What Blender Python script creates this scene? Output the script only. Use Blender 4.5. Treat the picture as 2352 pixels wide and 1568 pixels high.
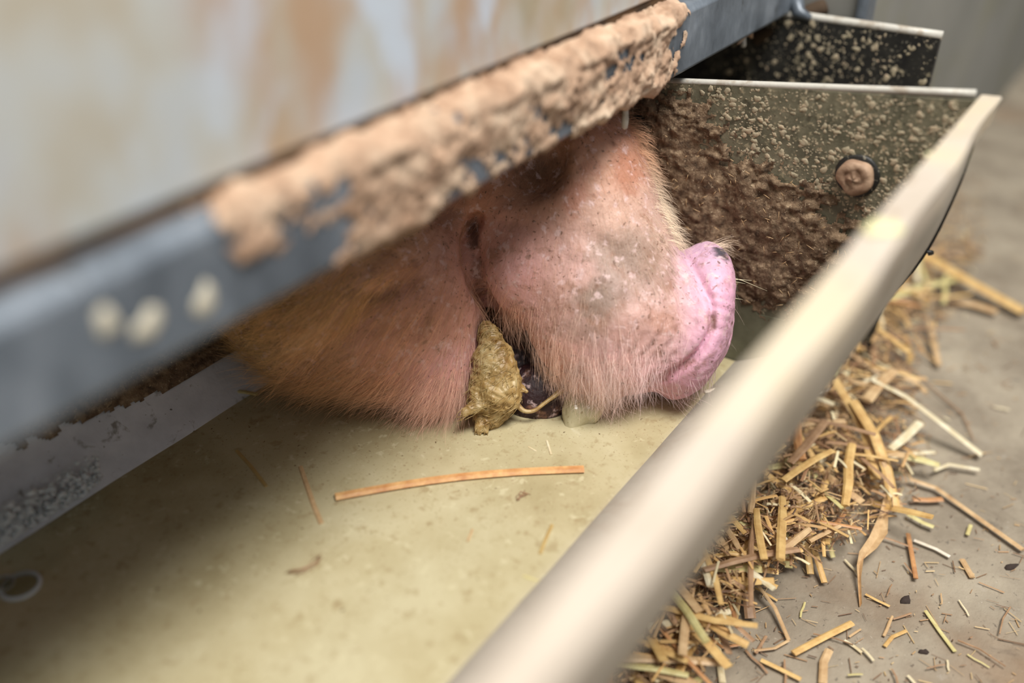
import bpy, math, random
import numpy as np
from mathutils import Vector, Matrix, noise as mnoise

for o in list(bpy.data.objects):
    bpy.data.objects.remove(o)
SC = bpy.context.scene
COL = SC.collection
rng = np.random.default_rng(7)
random.seed(7)

# ------------------------------------------------------------------ camera
ex = np.array([.558, -.4335, .7076]); up = np.array([0, -.8527, -.5224])
ex /= np.linalg.norm(ex); up /= np.linalg.norm(up); ey = np.cross(up, ex)
RC = np.array([ex, ey, up])            # world = RC @ camera(right, down, forward)
EYE = np.array([0, 0, .45]); FPX = 2287.
cam = bpy.data.cameras.new('camera')
cam.lens = 35.0; cam.sensor_width = 36.0; cam.clip_start = .01
cam.dof.use_dof = True; cam.dof.focus_distance = .60; cam.dof.aperture_fstop = 2.0
cam.dof.aperture_blades = 9
co = bpy.data.objects.new('camera', cam); COL.objects.link(co)
rx, dn, fw = RC[:, 0], RC[:, 1], RC[:, 2]
M = Matrix.Identity(4)
for i in range(3):
    M[i][0] = rx[i]; M[i][1] = -dn[i]; M[i][2] = -fw[i]; M[i][3] = EYE[i]
co.matrix_world = M
SC.camera = co

# ------------------------------------------------------------------ light
SC.view_settings.view_transform = 'Standard'
SC.view_settings.look = 'None'
SC.view_settings.gamma = 1.0
SC.view_settings.use_curve_mapping = False
SC.view_settings.exposure = 0.12
W = bpy.data.worlds.new('barn_daylight'); SC.world = W; W.use_nodes = True
W.node_tree.nodes['Background'].inputs[0].default_value = (.93, .97, 1.0, 1)
W.node_tree.nodes['Background'].inputs[1].default_value = .40


def area(name, loc, target, size, power, col):
    l = bpy.data.lights.new(name, 'AREA'); l.shape = 'RECTANGLE'; l.size, l.size_y = size
    l.energy = power; l.color = col
    o = bpy.data.objects.new(name, l); COL.objects.link(o); o.location = loc
    o.rotation_euler = (Vector(target) - Vector(loc)).to_track_quat('-Z', 'Y').to_euler()
    return o


area('barn_roof_light', (.12, -.50, 2.15), (.40, .20, .1), (1.1, .70), 64, (1, .975, .93))


# ------------------------------------------------------------------ geometry helpers
def ray(x, y):
    return RC @ np.array([(x - 1176) / FPX, (y - 784) / FPX, 1.])


def atz(x, y, z):
    d = ray(x, y); return EYE + d * (z - EYE[2]) / d[2]


def aty(x, y, v):
    d = ray(x, y); return EYE + d * (v - EYE[1]) / d[1]


def atx(x, y, v):
    d = ray(x, y); return EYE + d * (v - EYE[0]) / d[0]


def lin(c):
    c = np.asarray(c, float) / 255.
    return np.where(c <= .04045, c / 12.92, ((c + .055) / 1.055) ** 2.4)


def mesh(name, v, f, mat=None, parent=None, smooth=True, col=None):
    me = bpy.data.meshes.new(name)
    v = np.asarray(v, np.float32)
    if isinstance(f, np.ndarray):
        n, k = f.shape
        me.vertices.add(len(v)); me.vertices.foreach_set('co', v.ravel())
        me.loops.add(n * k); me.loops.foreach_set('vertex_index', f.astype(np.int32).ravel())
        me.polygons.add(n); me.polygons.foreach_set('loop_start', np.arange(0, n * k, k, dtype=np.int32))
        me.update(calc_edges=True)
    else:
        me.from_pydata([tuple(map(float, p)) for p in v], [], f); me.update()
    if smooth:
        me.polygons.foreach_set('use_smooth', np.ones(len(me.polygons), bool))
    if col is not None:
        a = me.color_attributes.new('tint', 'FLOAT_COLOR', 'POINT')
        c4 = np.ones((len(v), 4), np.float32); c4[:, :3] = col
        a.data.foreach_set('color', c4.ravel())
    if mat:
        me.materials.append(mat)
    o = bpy.data.objects.new(name, me); COL.objects.link(o)
    if parent:
        o.parent = parent
        o.matrix_parent_inverse = Matrix.Translation(-Vector(parent.location))
    return o


def empty(name, loc=(0, 0, 0)):
    o = bpy.data.objects.new(name, None); COL.objects.link(o); o.location = loc
    o.empty_display_size = .05
    return o


def tag(o, label=None, cat=None, group=None, kind=None):
    if label: o['label'] = label
    if cat: o['category'] = cat
    if group: o['group'] = group
    if kind: o['kind'] = kind
    return o


def fbm(P, scale, octv=4, seed=0.):
    """cheap vectorised value-noise fbm, about -1..1"""
    P = np.asarray(P, np.float64) * scale + seed * 17.31 + 100.
    out = np.zeros(len(P)); amp = 1.; tot = 0.
    for o in range(octv):
        i = np.floor(P).astype(np.int64); f = P - i; f = f * f * (3 - 2 * f)
        r = 0
        for dx in (0, 1):
            for dy in (0, 1):
                for dz in (0, 1):
                    h = ((i[:, 0] + dx) * 374761393 + (i[:, 1] + dy) * 668265263 + (i[:, 2] + dz) * 2147483647 + o * 97) & 0x7fffffff
                    h = (h ^ (h >> 13)) * 1274126177 & 0x7fffffff
                    h = (h ^ (h >> 16)) & 0xffff
                    wx = f[:, 0] if dx else 1 - f[:, 0]
                    wy = f[:, 1] if dy else 1 - f[:, 1]
                    wz = f[:, 2] if dz else 1 - f[:, 2]
                    r = r + (h / 32767.5 - 1) * wx * wy * wz
        out += amp * r; tot += amp; amp *= .5; P = P * 2.03 + 11.7
    return out / tot


def grid_faces(nu, nv, keep=None):
    idx = np.arange(nu * nv).reshape(nu, nv)
    f = np.stack([idx[:-1, :-1], idx[1:, :-1], idx[1:, 1:], idx[:-1, 1:]], -1).reshape(-1, 4)
    if keep is not None:
        f = f[keep[f].all(1)]
    return f


def compact(v, f, *att):
    used = np.unique(f); m = -np.ones(len(v), int); m[used] = np.arange(len(used))
    return (v[used], m[f]) + tuple(a[used] for a in att)


def box(name, lo, hi, mat, parent=None, bev=.0, seg=2):
    import bmesh
    bm = bmesh.new(); bmesh.ops.create_cube(bm, size=1)
    lo = Vector(lo); hi = Vector(hi)
    for v in bm.verts:
        v.co = Vector(((lo[i] + hi[i]) / 2 + v.co[i] * (hi[i] - lo[i]) for i in range(3)))
    if bev:
        bmesh.ops.bevel(bm, geom=bm.edges[:], offset=bev, segments=seg, affect='EDGES', profile=.5)
    me = bpy.data.meshes.new(name); bm.to_mesh(me); bm.free()
    me.polygons.foreach_set('use_smooth', np.zeros(len(me.polygons), bool))
    me.materials.append(mat)
    o = bpy.data.objects.new(name, me); COL.objects.link(o)
    if parent:
        o.parent = parent; o.matrix_parent_inverse = Matrix.Translation(-Vector(parent.location))
    return o


def prism_x(name, poly, x0, x1, mat, parent=None, bev=.0):
    """polygon in (Y,z) extruded along X"""
    import bmesh
    bm = bmesh.new()
    a = [bm.verts.new((x0, p[0], p[1])) for p in poly]
    fc = bm.faces.new(a)
    r = bmesh.ops.extrude_face_region(bm, geom=[fc])
    for v in r['geom']:
        if isinstance(v, bmesh.types.BMVert): v.co.x = x1
    bmesh.ops.recalc_face_normals(bm, faces=bm.faces[:])
    if bev:
        bmesh.ops.bevel(bm, geom=bm.edges[:], offset=bev, segments=2, affect='EDGES', profile=.5)
    me = bpy.data.meshes.new(name); bm.to_mesh(me); bm.free(); me.materials.append(mat)
    o = bpy.data.objects.new(name, me); COL.objects.link(o)
    if parent:
        o.parent = parent; o.matrix_parent_inverse = Matrix.Translation(-Vector(parent.location))
    return o


def tube(pts, rad, k=6, flat=1., nrm=None):
    """swept elliptical tube; pts Nx3, rad N, returns v,f(list)"""
    pts = np.asarray(pts, float); n = len(pts); rad = np.broadcast_to(rad, n)
    t = np.gradient(pts, axis=0); t /= np.linalg.norm(t, axis=1)[:, None] + 1e-12
    nn = np.array([0, 0, 1.]) if nrm is None else np.asarray(nrm, float)
    v = []
    for i in range(n):
        b = np.cross(t[i], nn)
        if np.linalg.norm(b) < 1e-3: b = np.cross(t[i], [1, 0, .2])
        b /= np.linalg.norm(b); c = np.cross(b, t[i])
        for j in range(k):
            a = 2 * math.pi * j / k
            v.append(pts[i] + rad[i] * (math.cos(a) * b + flat * math.sin(a) * c))
    f = []
    for i in range(n - 1):
        for j in range(k):
            f.append((i * k + j, i * k + (j + 1) % k, (i + 1) * k + (j + 1) % k, (i + 1) * k + j))
    f.append(tuple(range(k - 1, -1, -1))); f.append(tuple((n - 1) * k + j for j in range(k)))
    return np.array(v), f


def blob_template(n=8, m=4):
    v = [(0, 0, 1.)]; f = []
    for i in range(1, m + 1):
        a = math.pi / 2 * i / m
        for j in range(n):
            b = 2 * math.pi * j / n
            v.append((math.sin(a) * math.cos(b), math.sin(a) * math.sin(b), math.cos(a)))
    for j in range(n):
        f.append((0, 1 + j, 1 + (j + 1) % n, 1 + (j + 1) % n))
    for i in range(m - 1):
        for j in range(n):
            a = 1 + i * n + j; b = 1 + i * n + (j + 1) % n
            f.append((a, a + n, b + n, b))
    return np.array(v), f


def domes(spec, axes):
    """spec rows: (centre(3), radius, height, squash); axes (t1,t2,n) -> joined irregular caps"""
    tv, tf = blob_template(9, 3)
    V = []; Fq = []; off = 0
    t1, t2, n = [np.asarray(a, float) for a in axes]
    for c, r, h, sq in spec:
        ph = rng.uniform(0, 6.28, 3)
        ang = np.arctan2(tv[:, 1], tv[:, 0])
        w = 1 + .22 * np.sin(2 * ang + ph[0]) + .16 * np.sin(3 * ang + ph[1]) + .1 * np.sin(5 * ang + ph[2])
        p = np.asarray(c) + (tv[:, 0] * w * r)[:, None] * t1 + (tv[:, 1] * w * r * sq)[:, None] * t2 + ((tv[:, 2] * (1 + .15 * np.sin(4 * ang + ph[1]))) * h - h * .05)[:, None] * n
        V.append(p); Fq += [tuple(dict.fromkeys(off + q for q in ff)) for ff in tf]; off += len(tv)
    return np.concatenate(V), Fq


# ------------------------------------------------------------------ materials
def node(nt, t, **k):
    n = nt.nodes.new(t)
    for a, b in k.items(): setattr(n, a, b)
    return n


def material(name, base=(128, 128, 128), ramp=None, scale=20., detail=6., rough=.6, metal=0., bump=0., bscale=None,
             stretch=(1, 1, 1), layers=(), attr=False, sss=0., coat=0., spec=.5, distort=0., sssr=.004, bump_dist=.002, aniso_rough=None):
    m = bpy.data.materials.new(name); m.use_nodes = True
    nt = m.node_tree; L = nt.links.new
    b = nt.nodes['Principled BSDF']
    b.inputs['Roughness'].default_value = rough; b.inputs['Metallic'].default_value = metal
    b.inputs['Specular IOR Level'].default_value = spec
    b.inputs['Coat Weight'].default_value = coat; b.inputs['Coat Roughness'].default_value = .08
    tc = node(nt, 'ShaderNodeTexCoord'); mp = node(nt, 'ShaderNodeMapping'); mp.inputs['Scale'].default_value = stretch
    L(tc.outputs['Object'], mp.inputs['Vector'])
    if attr:
        a = node(nt, 'ShaderNodeAttribute', attribute_name='tint'); c = a.outputs['Color']
    else:
        rgb = node(nt, 'ShaderNodeRGB'); rgb.outputs[0].default_value = (*lin(base), 1); c = rgb.outputs[0]

    def noisetex(sc, det=6., di=0., st=None):
        n = node(nt, 'ShaderNodeTexNoise'); n.inputs['Scale'].default_value = sc; n.inputs['Detail'].default_value = det
        n.inputs['Distortion'].default_value = di; n.inputs['Roughness'].default_value = .6
        if st is None: L(mp.outputs[0], n.inputs['Vector'])
        else:
            m2 = node(nt, 'ShaderNodeMapping'); m2.inputs['Scale'].default_value = st; L(tc.outputs['Object'], m2.inputs['Vector']); L(m2.outputs[0], n.inputs['Vector'])
        return n.outputs['Fac']
    if ramp:
        r = node(nt, 'ShaderNodeValToRGB'); el = r.color_ramp.elements
        while len(el) < len(ramp): el.new(.5)
        for e, (p, cc) in zip(el, ramp): e.position = p; e.color = (*lin(cc), 1)
        L(noisetex(scale, detail, distort), r.inputs[0]); c = r.outputs[0]
    # layers: (rgb, scale, lo, hi, amount, stretch)
    for (cc, sc, lo, hi, amt, *st) in layers:
        mr = node(nt, 'ShaderNodeMapRange'); mr.inputs[1].default_value = lo; mr.inputs[2].default_value = hi; mr.inputs[4].default_value = amt
        mr.interpolation_type = 'SMOOTHSTEP'
        L(noisetex(sc, 5., .3, st[0] if st else None), mr.inputs[0])
        mx = node(nt, 'ShaderNodeMix', data_type='RGBA'); L(mr.outputs[0], mx.inputs[0]); L(c, mx.inputs[6]); mx.inputs[7].default_value = (*lin(cc), 1)
        c = mx.outputs[2]
    L(c, b.inputs['Base Color'])
    if sss:
        b.inputs['Subsurface Weight'].default_value = sss; b.inputs['Subsurface Radius'].default_value = (1, .35, .25); b.inputs['Subsurface Scale'].default_value = sssr
    if bump:
        bp = node(nt, 'ShaderNodeBump'); bp.inputs['Strength'].default_value = bump; bp.inputs['Distance'].default_value = bump_dist
        L(noisetex(bscale or scale * 3, 8.), bp.inputs['Height']); L(bp.outputs[0], b.inputs['Normal'])
    return m


MT = {}
MT['concrete'] = material('concrete', ramp=[(.28, (120, 108, 92)), (.5, (150, 138, 120)), (.72, (172, 160, 140))], scale=16, rough=.85, bump=.8, bscale=170, bump_dist=.0016,
                          layers=[((104, 92, 76), 14, .58, .72, .55), ((176, 168, 155), 60, .62, .75, .5), ((92, 84, 74), 210, .62, .69, .8), ((92, 86, 78), 45, .62, .72, .5), ((196, 186, 170), 260, .66, .72, .7), ((136, 102, 70), 3.5, .54, .7, .5)])
MT['slurry'] = material('slurry', ramp=[(.3, (168, 155, 118)), (.5, (186, 174, 138)), (.7, (198, 188, 154))], scale=16, rough=.13, spec=.55, bump=.10, bscale=170, bump_dist=.0008,
                        layers=[((150, 128, 90), 120, .55, .70, .5), ((210, 201, 166), 150, .58, .70, .6), ((140, 114, 80), 520, .60, .68, .6), ((92, 70, 44), 340, .68, .71, .9)])
MT['panel'] = material('panel', ramp=[(.34, (184, 192, 200)), (.5, (186, 185, 178)), (.62, (178, 166, 144)), (.78, (166, 138, 108))], scale=16, rough=.55, bump=.1, bscale=60, stretch=(1, 1, .7), detail=3,
                       layers=[((178, 142, 108), 12, .45, .64, .85, (1.2, 1, .55)), ((196, 208, 222), 17, .52, .64, .8, (1, 1, .6)), ((146, 132, 98), 9, .56, .72, .5)])
MT['steel'] = material('steel', ramp=[(.3, (82, 89, 97)), (.55, (118, 126, 135)), (.75, (152, 159, 168))], scale=38, rough=.38, metal=.25, bump=.15, bscale=120, stretch=(1, 1, .6),
                       layers=[((62, 64, 64), 60, .60, .70, .6), ((160, 170, 186), 25, .6, .7, .5)])
MT['ledge'] = MT['steel']
MT['groove'] = material('groove', base=(86, 62, 36), rough=.9, layers=[((40, 28, 16), 30, .45, .6, .8)])
MT['mud'] = material('mud', ramp=[(.25, (66, 52, 38)), (.42, (106, 84, 63)), (.58, (142, 118, 92)), (.75, (186, 162, 132))], scale=170, rough=.85, bump=1.0, bscale=380, bump_dist=.0022,
                     layers=[((96, 74, 54), 60, .54, .68, .5), ((206, 184, 152), 560, .60, .68, .8), ((60, 44, 32), 420, .60, .68, .8)])
MT['railmud'] = material('railmud', ramp=[(.25, (140, 108, 84)), (.5, (188, 156, 130)), (.7, (212, 188, 162))], scale=60, rough=.9, bump=.7, bscale=220, bump_dist=.002,
                         layers=[((132, 98, 72), 70, .56, .68, .6)])
MT['plate'] = material('plate', ramp=[(.3, (78, 76, 60)), (.5, (104, 101, 82)), (.7, (130, 124, 102))], scale=70, rough=.55, bump=.5, bscale=300, bump_dist=.0009,
                       layers=[((58, 54, 40), 130, .56, .68, .7), ((160, 150, 122), 300, .56, .66, .8), ((184, 164, 134), 190, .60, .66, .8), ((50, 40, 30), 420, .64, .7, .8)])
MT['black_plate'] = material('black_plate', ramp=[(.3, (24, 24, 24)), (.55, (40, 39, 36)), (.75, (62, 60, 54))], scale=50, rough=.5, bump=.2, bscale=220,
                             layers=[((138, 132, 116), 380, .60, .66, .8), ((92, 88, 76), 36, .55, .75, .6), ((150, 140, 116), 170, .63, .68, .8)])
MT['edge'] = material('edge', base=(196, 192, 182), rough=.5, metal=.1, layers=[((150, 132, 110), 90, .5, .65, .6)], bump=.2, bscale=200)
MT['rim'] = material('rim', ramp=[(.3, (180, 167, 152)), (.5, (194, 182, 168)), (.7, (200, 188, 170))], scale=14, rough=.45, bump=.25, bscale=150, bump_dist=.001,
                     layers=[((206, 190, 162), 8, .5, .66, .8), ((160, 136, 108), 60, .6, .72, .5), ((130, 112, 90), 260, .68, .74, .5)])
MT['galv'] = material('galv', ramp=[(.3, (132, 124, 112)), (.6, (158, 150, 138))], scale=24, rough=.5, bump=.15, bscale=90, layers=[((120, 98, 74), 20, .55, .7, .6)])
MT['wet_metal'] = material('wet_metal', ramp=[(.3, (206, 209, 216)), (.6, (228, 231, 238))], scale=40, rough=.25, spec=.6, bump=.2, bscale=140,
                           layers=[((92, 84, 58), 70, .58, .68, .7), ((70, 62, 44), 220, .67, .72, .8)])
MT['wetend'] = material('wetend', ramp=[(.3, (92, 92, 74)), (.6, (116, 116, 96))], scale=40, rough=.3, bump=.2, bscale=140, layers=[((160, 152, 124), 300, .68, .72, .8)])
MT['black'] = material('black', base=(16, 15, 15), rough=.5)
MT['splash'] = material('splash', ramp=[(.3, (140, 128, 104)), (.5, (174, 162, 136)), (.7, (190, 166, 138))], scale=240, rough=.85, bump=.6, bscale=500, bump_dist=.0006)
MT['bolt'] = material('bolt', ramp=[(.3, (130, 100, 78)), (.6, (178, 148, 122))], scale=120, rough=.65, bump=.7, bscale=350, bump_dist=.001)
MT['wall'] = material('wall', ramp=[(.3, (116, 115, 108)), (.6, (134, 132, 125))], scale=5, rough=.8, layers=[((120, 116, 84), 6, .5, .7, .5)])
MT['darkwood'] = material('darkwood', base=(70, 54, 38), rough=.9)
MT['skin'] = material('skin', attr=True, rough=.5, coat=.03, sss=.15, bump=.55, bscale=420, bump_dist=.0011, spec=.45,
                      layers=[((158, 112, 88), 80, .53, .68, .55), ((104, 68, 48), 380, .61, .67, .8), ((242, 212, 210), 170, .54, .68, .55), ((120, 88, 68), 150, .62, .70, .6)])
MT['hair'] = material('hair', attr=True, rough=.45, spec=.4)
MT['feed'] = material('feed', ramp=[(.28, (128, 92, 44)), (.48, (170, 140, 88)), (.72, (204, 182, 134))], scale=110, rough=.25, spec=.6, bump=.7, bscale=260, bump_dist=.0015, stretch=(1, .6, 1), sss=.1)
MT['bubble'] = material('bubble', base=(120, 110, 70), rough=.04, spec=.8)
bb = MT['bubble'].node_tree.nodes['Principled BSDF']; bb.inputs['Alpha'].default_value = .45
MT['froth'] = material('froth', base=(214, 218, 222), rough=.1, spec=.7, sss=.2)
SCOL = {'gold': ((222, 186, 122), (192, 150, 90)), 'tan': ((212, 180, 136), (180, 144, 102)), 'rust': ((204, 152, 100), (172, 120, 78)), 'pale': ((230, 220, 190), (206, 186, 144)),
        'green': ((214, 204, 146), (190, 172, 112)), 'brown': ((176, 140, 106), (146, 112, 82)), 'white': ((238, 230, 216), (212, 196, 172)), 'wet': ((226, 178, 120), (194, 136, 86)), 'sunk': ((190, 162, 104), (178, 148, 92))}
for k, (a, b_) in SCOL.items():
    MT['s_' + k] = material('straw_' + k, ramp=[(.35, b_), (.65, a)], scale=120, rough=.22 if k == 'wet' else .5, bump=.3, bscale=700, bump_dist=.0004, stretch=(1, 1, 1))
MT['chaff'] = material('chaff', attr=True, rough=.8)
MT['dirt'] = material('dirt', base=(58, 46, 40), rough=.9, bump=.5, bscale=400)
MT['grain'] = material('grain', base=(190, 138, 96), rough=.5, bump=.3, bscale=300, layers=[((150, 96, 60), 200, .5, .65, .6)])

# ------------------------------------------------------------------ setting
n = 60
fx, fy = np.meshgrid(np.linspace(-1.2, 3.2, n), np.linspace(-1.2, 2.2, n), indexing='ij')
tag(mesh('floor', np.stack([fx.ravel(), fy.ravel(), 0 * fx.ravel()], -1), grid_faces(n, n), MT['concrete']), kind='structure')
wb = box('wall_right', (.735, .20, 0), (3.2, .29, 1.3), MT['wall']); tag(wb, kind='structure')
box('trim_1', (.728, .192, 0), (.752, .2, 1.3), MT['steel'], wb, .003)
tag(box('wall_back_added', (-1.2, 1.95, 0), (3.2, 2.05, 1.25), MT['wall']), kind='structure')  # unseen rear wall added to keep the pen interior dark
tag(box('wall_left_added', (-1.2, .30, 0), (-1.1, 1.95, 1.25), MT['wall']), kind='structure')  # unseen side wall, added to shut ambient light out of the pen
tag(box('ceiling_added', (-1.2, .275, 1.25), (3.2, 2.05, 1.30), MT['darkwood']), kind='structure')  # unseen lid added over the pen so it stays dark under the panel

# ------------------------------------------------------------------ trough
PROF = [(.0800, .280), (.0800, .26), (.0835, .235), (.0900, .20), (.103, .17), (.128, .132), (.160, .106), (.190, .0895), (.24, .070), (.30, .062), (.36, .066),
        (.40, .075), (.432, .0905), (.470, .125), (.500, .139), (.535, .143)]
def smooth_profile(P, n=64):
    P = np.array(P); d = np.r_[0, np.cumsum(np.linalg.norm(np.diff(P, axis=0), axis=1))]
    s = np.linspace(0, d[-1], n); Q = np.stack([np.interp(s, d, P[:, 0]), np.interp(s, d, P[:, 1])], -1)
    for _ in range(3): Q[1:-1] = .5 * Q[1:-1] + .25 * (Q[:-2] + Q[2:])
    return Q
PF = smooth_profile(PROF)
T = empty('feeding_trough', (.2, .28, 0))
tag(T, 'long metal feeding trough with mud-caked end plate and pale worn rim', 'trough')
XE = .551
def sheet(name, prof, x0, x1, th, mat, nx=40):
    tn = np.gradient(prof, axis=0); tn /= np.linalg.norm(tn, axis=1)[:, None]; nm = np.stack([tn[:, 1], -tn[:, 0]], -1)   # outward (down/left)
    outer = prof + nm * -th if nm[0, 0] > 0 else prof + nm * th
    loop = np.concatenate([prof, outer[::-1]]); k = len(loop)
    xs = np.linspace(x0, x1, nx)
    v = np.concatenate([np.c_[np.full(k, x), loop] for x in xs]); f = []
    for i in range(nx - 1):
        for j in range(k):
            f.append((i * k + j, (i + 1) * k + j, (i + 1) * k + (j + 1) % k, i * k + (j + 1) % k))
    return mesh(name, v, f, mat, T)
i1 = int(np.argmin(np.abs(PF[:, 0] - .225))); 
sheet('front_wall', PF[:i1 + 1], -.5, XE - .002, .0025, MT['galv'])
sheet('bottom', PF[i1:], -.5, XE - .002, .0025, MT['wet_metal'])
# rim: folded strip with a drooping outer face, slightly dented
xs = np.linspace(-.5, .5515, 260)
dent = .0018 * fbm(np.c_[xs, 0 * xs, 0 * xs], 22, 3, 3) + .0016 * np.exp(-((xs - .352) / .012) ** 2) - .003 * np.clip((xs - .47) / .08, 0, 1) * -1
def rimsec(i):
    x = xs[i]; wob = dent[i]; bump = .0022 * math.exp(-((x - .352) / .011) ** 2)
    yi = .0806; yo = .0660 + .0045 * np.clip((x - .36) / .19, 0, 1) - bump * .6 - .0009 * math.sin(x * 47) ; zt = .2910 + bump * .6; r = .0011
    dz = .0165 + .004 * math.sin(x * 31 + 1) * .4
    s = [(yi, zt - .0135), (yi, zt - r), (yi - r * .3, zt - r * .3), (yi - r, zt), (yo + r, zt + wob * .2), (yo + r * .3, zt - r * .3), (yo + wob * .3, zt - r),
         (yo + wob * .5 + .0006, zt - dz * .6), (yo + .0016 + wob * .5, zt - dz), (yo + .0045, zt - dz - .001), (yo + .0055, zt - dz + .002), (yi - .003, zt - .0135)]
    return s
V = []; k = 12
for i in range(len(xs)): V += [(xs[i], a, b) for a, b in rimsec(i)]
Fs = []
for i in range(len(xs) - 1):
    for j in range(k): Fs.append((i * k + j, i * k + (j + 1) % k, (i + 1) * k + (j + 1) % k, (i + 1) * k + j))
Fs.append(tuple(range(k - 1, -1, -1))); Fs.append(tuple((len(xs) - 1) * k + j for j in range(k)))
rim = mesh('rim', V, Fs, MT['rim'], T, False)
# lumps of dried feed on the rim
sp = [((.356, .0740, .2930), .0085, .0026, .75), ((.361, .0775, .2915), .003, .002, .8), ((.495, .0775, .291), .0014, .0006, .6), ((.45, .0805, .2905), .0016, .0012, .8), ((.43, .0803, .290), .0013, .001, .8)]
v, f = domes(sp, ((1, 0, 0), (0, 1, 0), (0, 0, 1))); mesh('dried_feed', v, f, material('dried_feed', base=(214, 208, 164), rough=.5, bump=.4, bscale=200), rim)['kind'] = 'stuff'
# end plate
front = [(a - .003, b) for a, b in PF[:i1 + 1] if a < .192]
poly = [(.0795, .288)] + front[1:] + [(.24, .066), (.30, .058), (.36, .062), (.40, .071), (.44, .09), (.48, .127), (.55, .15), (.55, .2275), (.2485, .2695)]
EP = prism_x('end_plate', poly, XE, XE + .004, MT['plate'], T, .0006)
# bright worn top edge strip of the plate
a = np.array([.0832, .2905]); b = np.array([.55, .2290])
mesh('plate_edge', *tube([(XE + .002, *(a + (b - a) * t)) for t in np.linspace(0, 1, 24)], .0022, 8), MT['edge'], EP)
# dark outer edge of the plate seen beyond the front wall
pe = np.array(front[3:]); pe = np.c_[np.full(len(pe), XE - .001), pe[:, 0] - .0002, pe[:, 1]]
mesh('plate_dark_edge', *tube(pe, .0010 * np.sin(np.linspace(.12, 2.9, len(pe))) + .0002, 6), MT['black'], EP)
v, f = domes([((XE - .001, .0868, .1995), .0022, .0030, .8)], ((1, 0, 0), (0, .3, 1), (0, -1, .3))); mesh('dark_edge_knot', v, f, MT['black'], EP)

def pinpoly(P, poly):
    poly = np.asarray(poly); x, y = P[:, 0], P[:, 1]; ins = np.zeros(len(P), bool); d = np.full(len(P), 1e9)
    for i in range(len(poly)):
        a = poly[i]; b = poly[(i + 1) % len(poly)]
        c = ((a[1] > y) != (b[1] > y)) & (x < (b[0] - a[0]) * (y - a[1]) / (b[1] - a[1] + 1e-12) + a[0]); ins ^= c
        ab = b - a; t = np.clip(((P - a) @ ab) / (ab @ ab + 1e-12), 0, 1); d = np.minimum(d, np.linalg.norm(P - a - t[:, None] * ab, axis=1))
    return np.where(ins, d, -d)
def YZ(p): q = atx(p[0], p[1], XE); return (q[1], q[2])
MUDP = [YZ(p) for p in [(1640, 205), (1700, 330), (1800, 380), (1900, 440), (1990, 500), (2010, 540), (1975, 590), (1900, 690), (1800, 745), (1735, 745), (1700, 700), (1665, 640)]] + [(.24, .10), (.50, .10), (.50, .235), (.262, .266)]
ny, nz = 420, 190
gy, gz = np.meshgrid(np.linspace(.09, .50, ny), np.linspace(.088, .268, nz), indexing='ij')
P2 = np.c_[gy.ravel(), gz.ravel()]; P3 = np.c_[P2, 0 * P2[:, 0]]
sd = pinpoly(P2, MUDP)
big = fbm(P3, 55, 4, 1); fine = fbm(P3 * [1, .55, 1], 330, 3, 2)
# streaky lumps near the top left (towards the pen)
grit = fbm(P3 * [.6, 1, 1], 240, 4, 7)
th = np.clip((sd + .013 * big + .020 * grit + .006 * fine - .002) / .02, -1, 1)
thick = th * .0026 + (.0034 * big + .0015 * grit + .0012 * fine + .0010) * np.clip(th, 0, 1)
keep = thick > .0002
v = np.c_[XE - np.maximum(thick, 0) , P2]
v[:, 0] -= .0000
f = grid_faces(ny, nz, keep); v, f = compact(v, f)
mc = mesh('mud_crust', v, f[:, ::-1], MT['mud'], EP); mc['kind'] = 'stuff'
# wet clean patch at the foot of the plate
PW = [YZ(p) for p in [(1640, 560), (1700, 640), (1740, 720), (1800, 735), (1830, 800), (1720, 850), (1600, 850), (1560, 700)]]
prism_x('wet_patch', [tuple(p) for p in PW], XE - .0006, XE, MT['wetend'], EP)
# straw crumbs stuck in the mud
V = []; Fq = []; off = 0
for _ in range(150):
    p = (rng.uniform(.13, .27), rng.uniform(.12, .25))
    if pinpoly(np.array([p]), MUDP)[0] < .004: continue
    a = rng.uniform(0, 3.14); l = rng.uniform(.0008, .0028); c = np.array([XE - .0045 - rng.uniform(0, .002), *p]); d = np.array([rng.uniform(-.3, .3), math.cos(a), math.sin(a)]) * l
    vv, ff = tube([c - d, c + d * .2, c + d], [.00016, .00022, .0001], 4); V.append(vv); Fq += [tuple(off + q for q in g) for g in ff]; off += len(vv)
mesh('straw_crumbs', np.concatenate(V), Fq, MT['s_tan'], EP)['kind'] = 'stuff'
# dried splashes on the clean upper right of the plate
sp = []
for _ in range(4200):
    u, w = rng.uniform(.084, .26), rng.uniform(.16, .286)
    if w > .288 - (u - .083) * .115: continue
    if pinpoly(np.array([(u, w)]), poly)[0] < .002 or pinpoly(np.array([(u, w)]), MUDP)[0] > .004: continue
    r = .00045 * (1 + rng.pareto(2.0)); r = min(r, .0021)
    sp.append(((XE, u, w), r, r * .22, rng.uniform(.6, 1.1)))
v, f = domes(sp[:1500], ((0, 1, 0), (0, 0, 1), (-1, 0, 0))); mesh('dried_splash', v, f, MT['splash'], EP)['kind'] = 'stuff'

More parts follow.
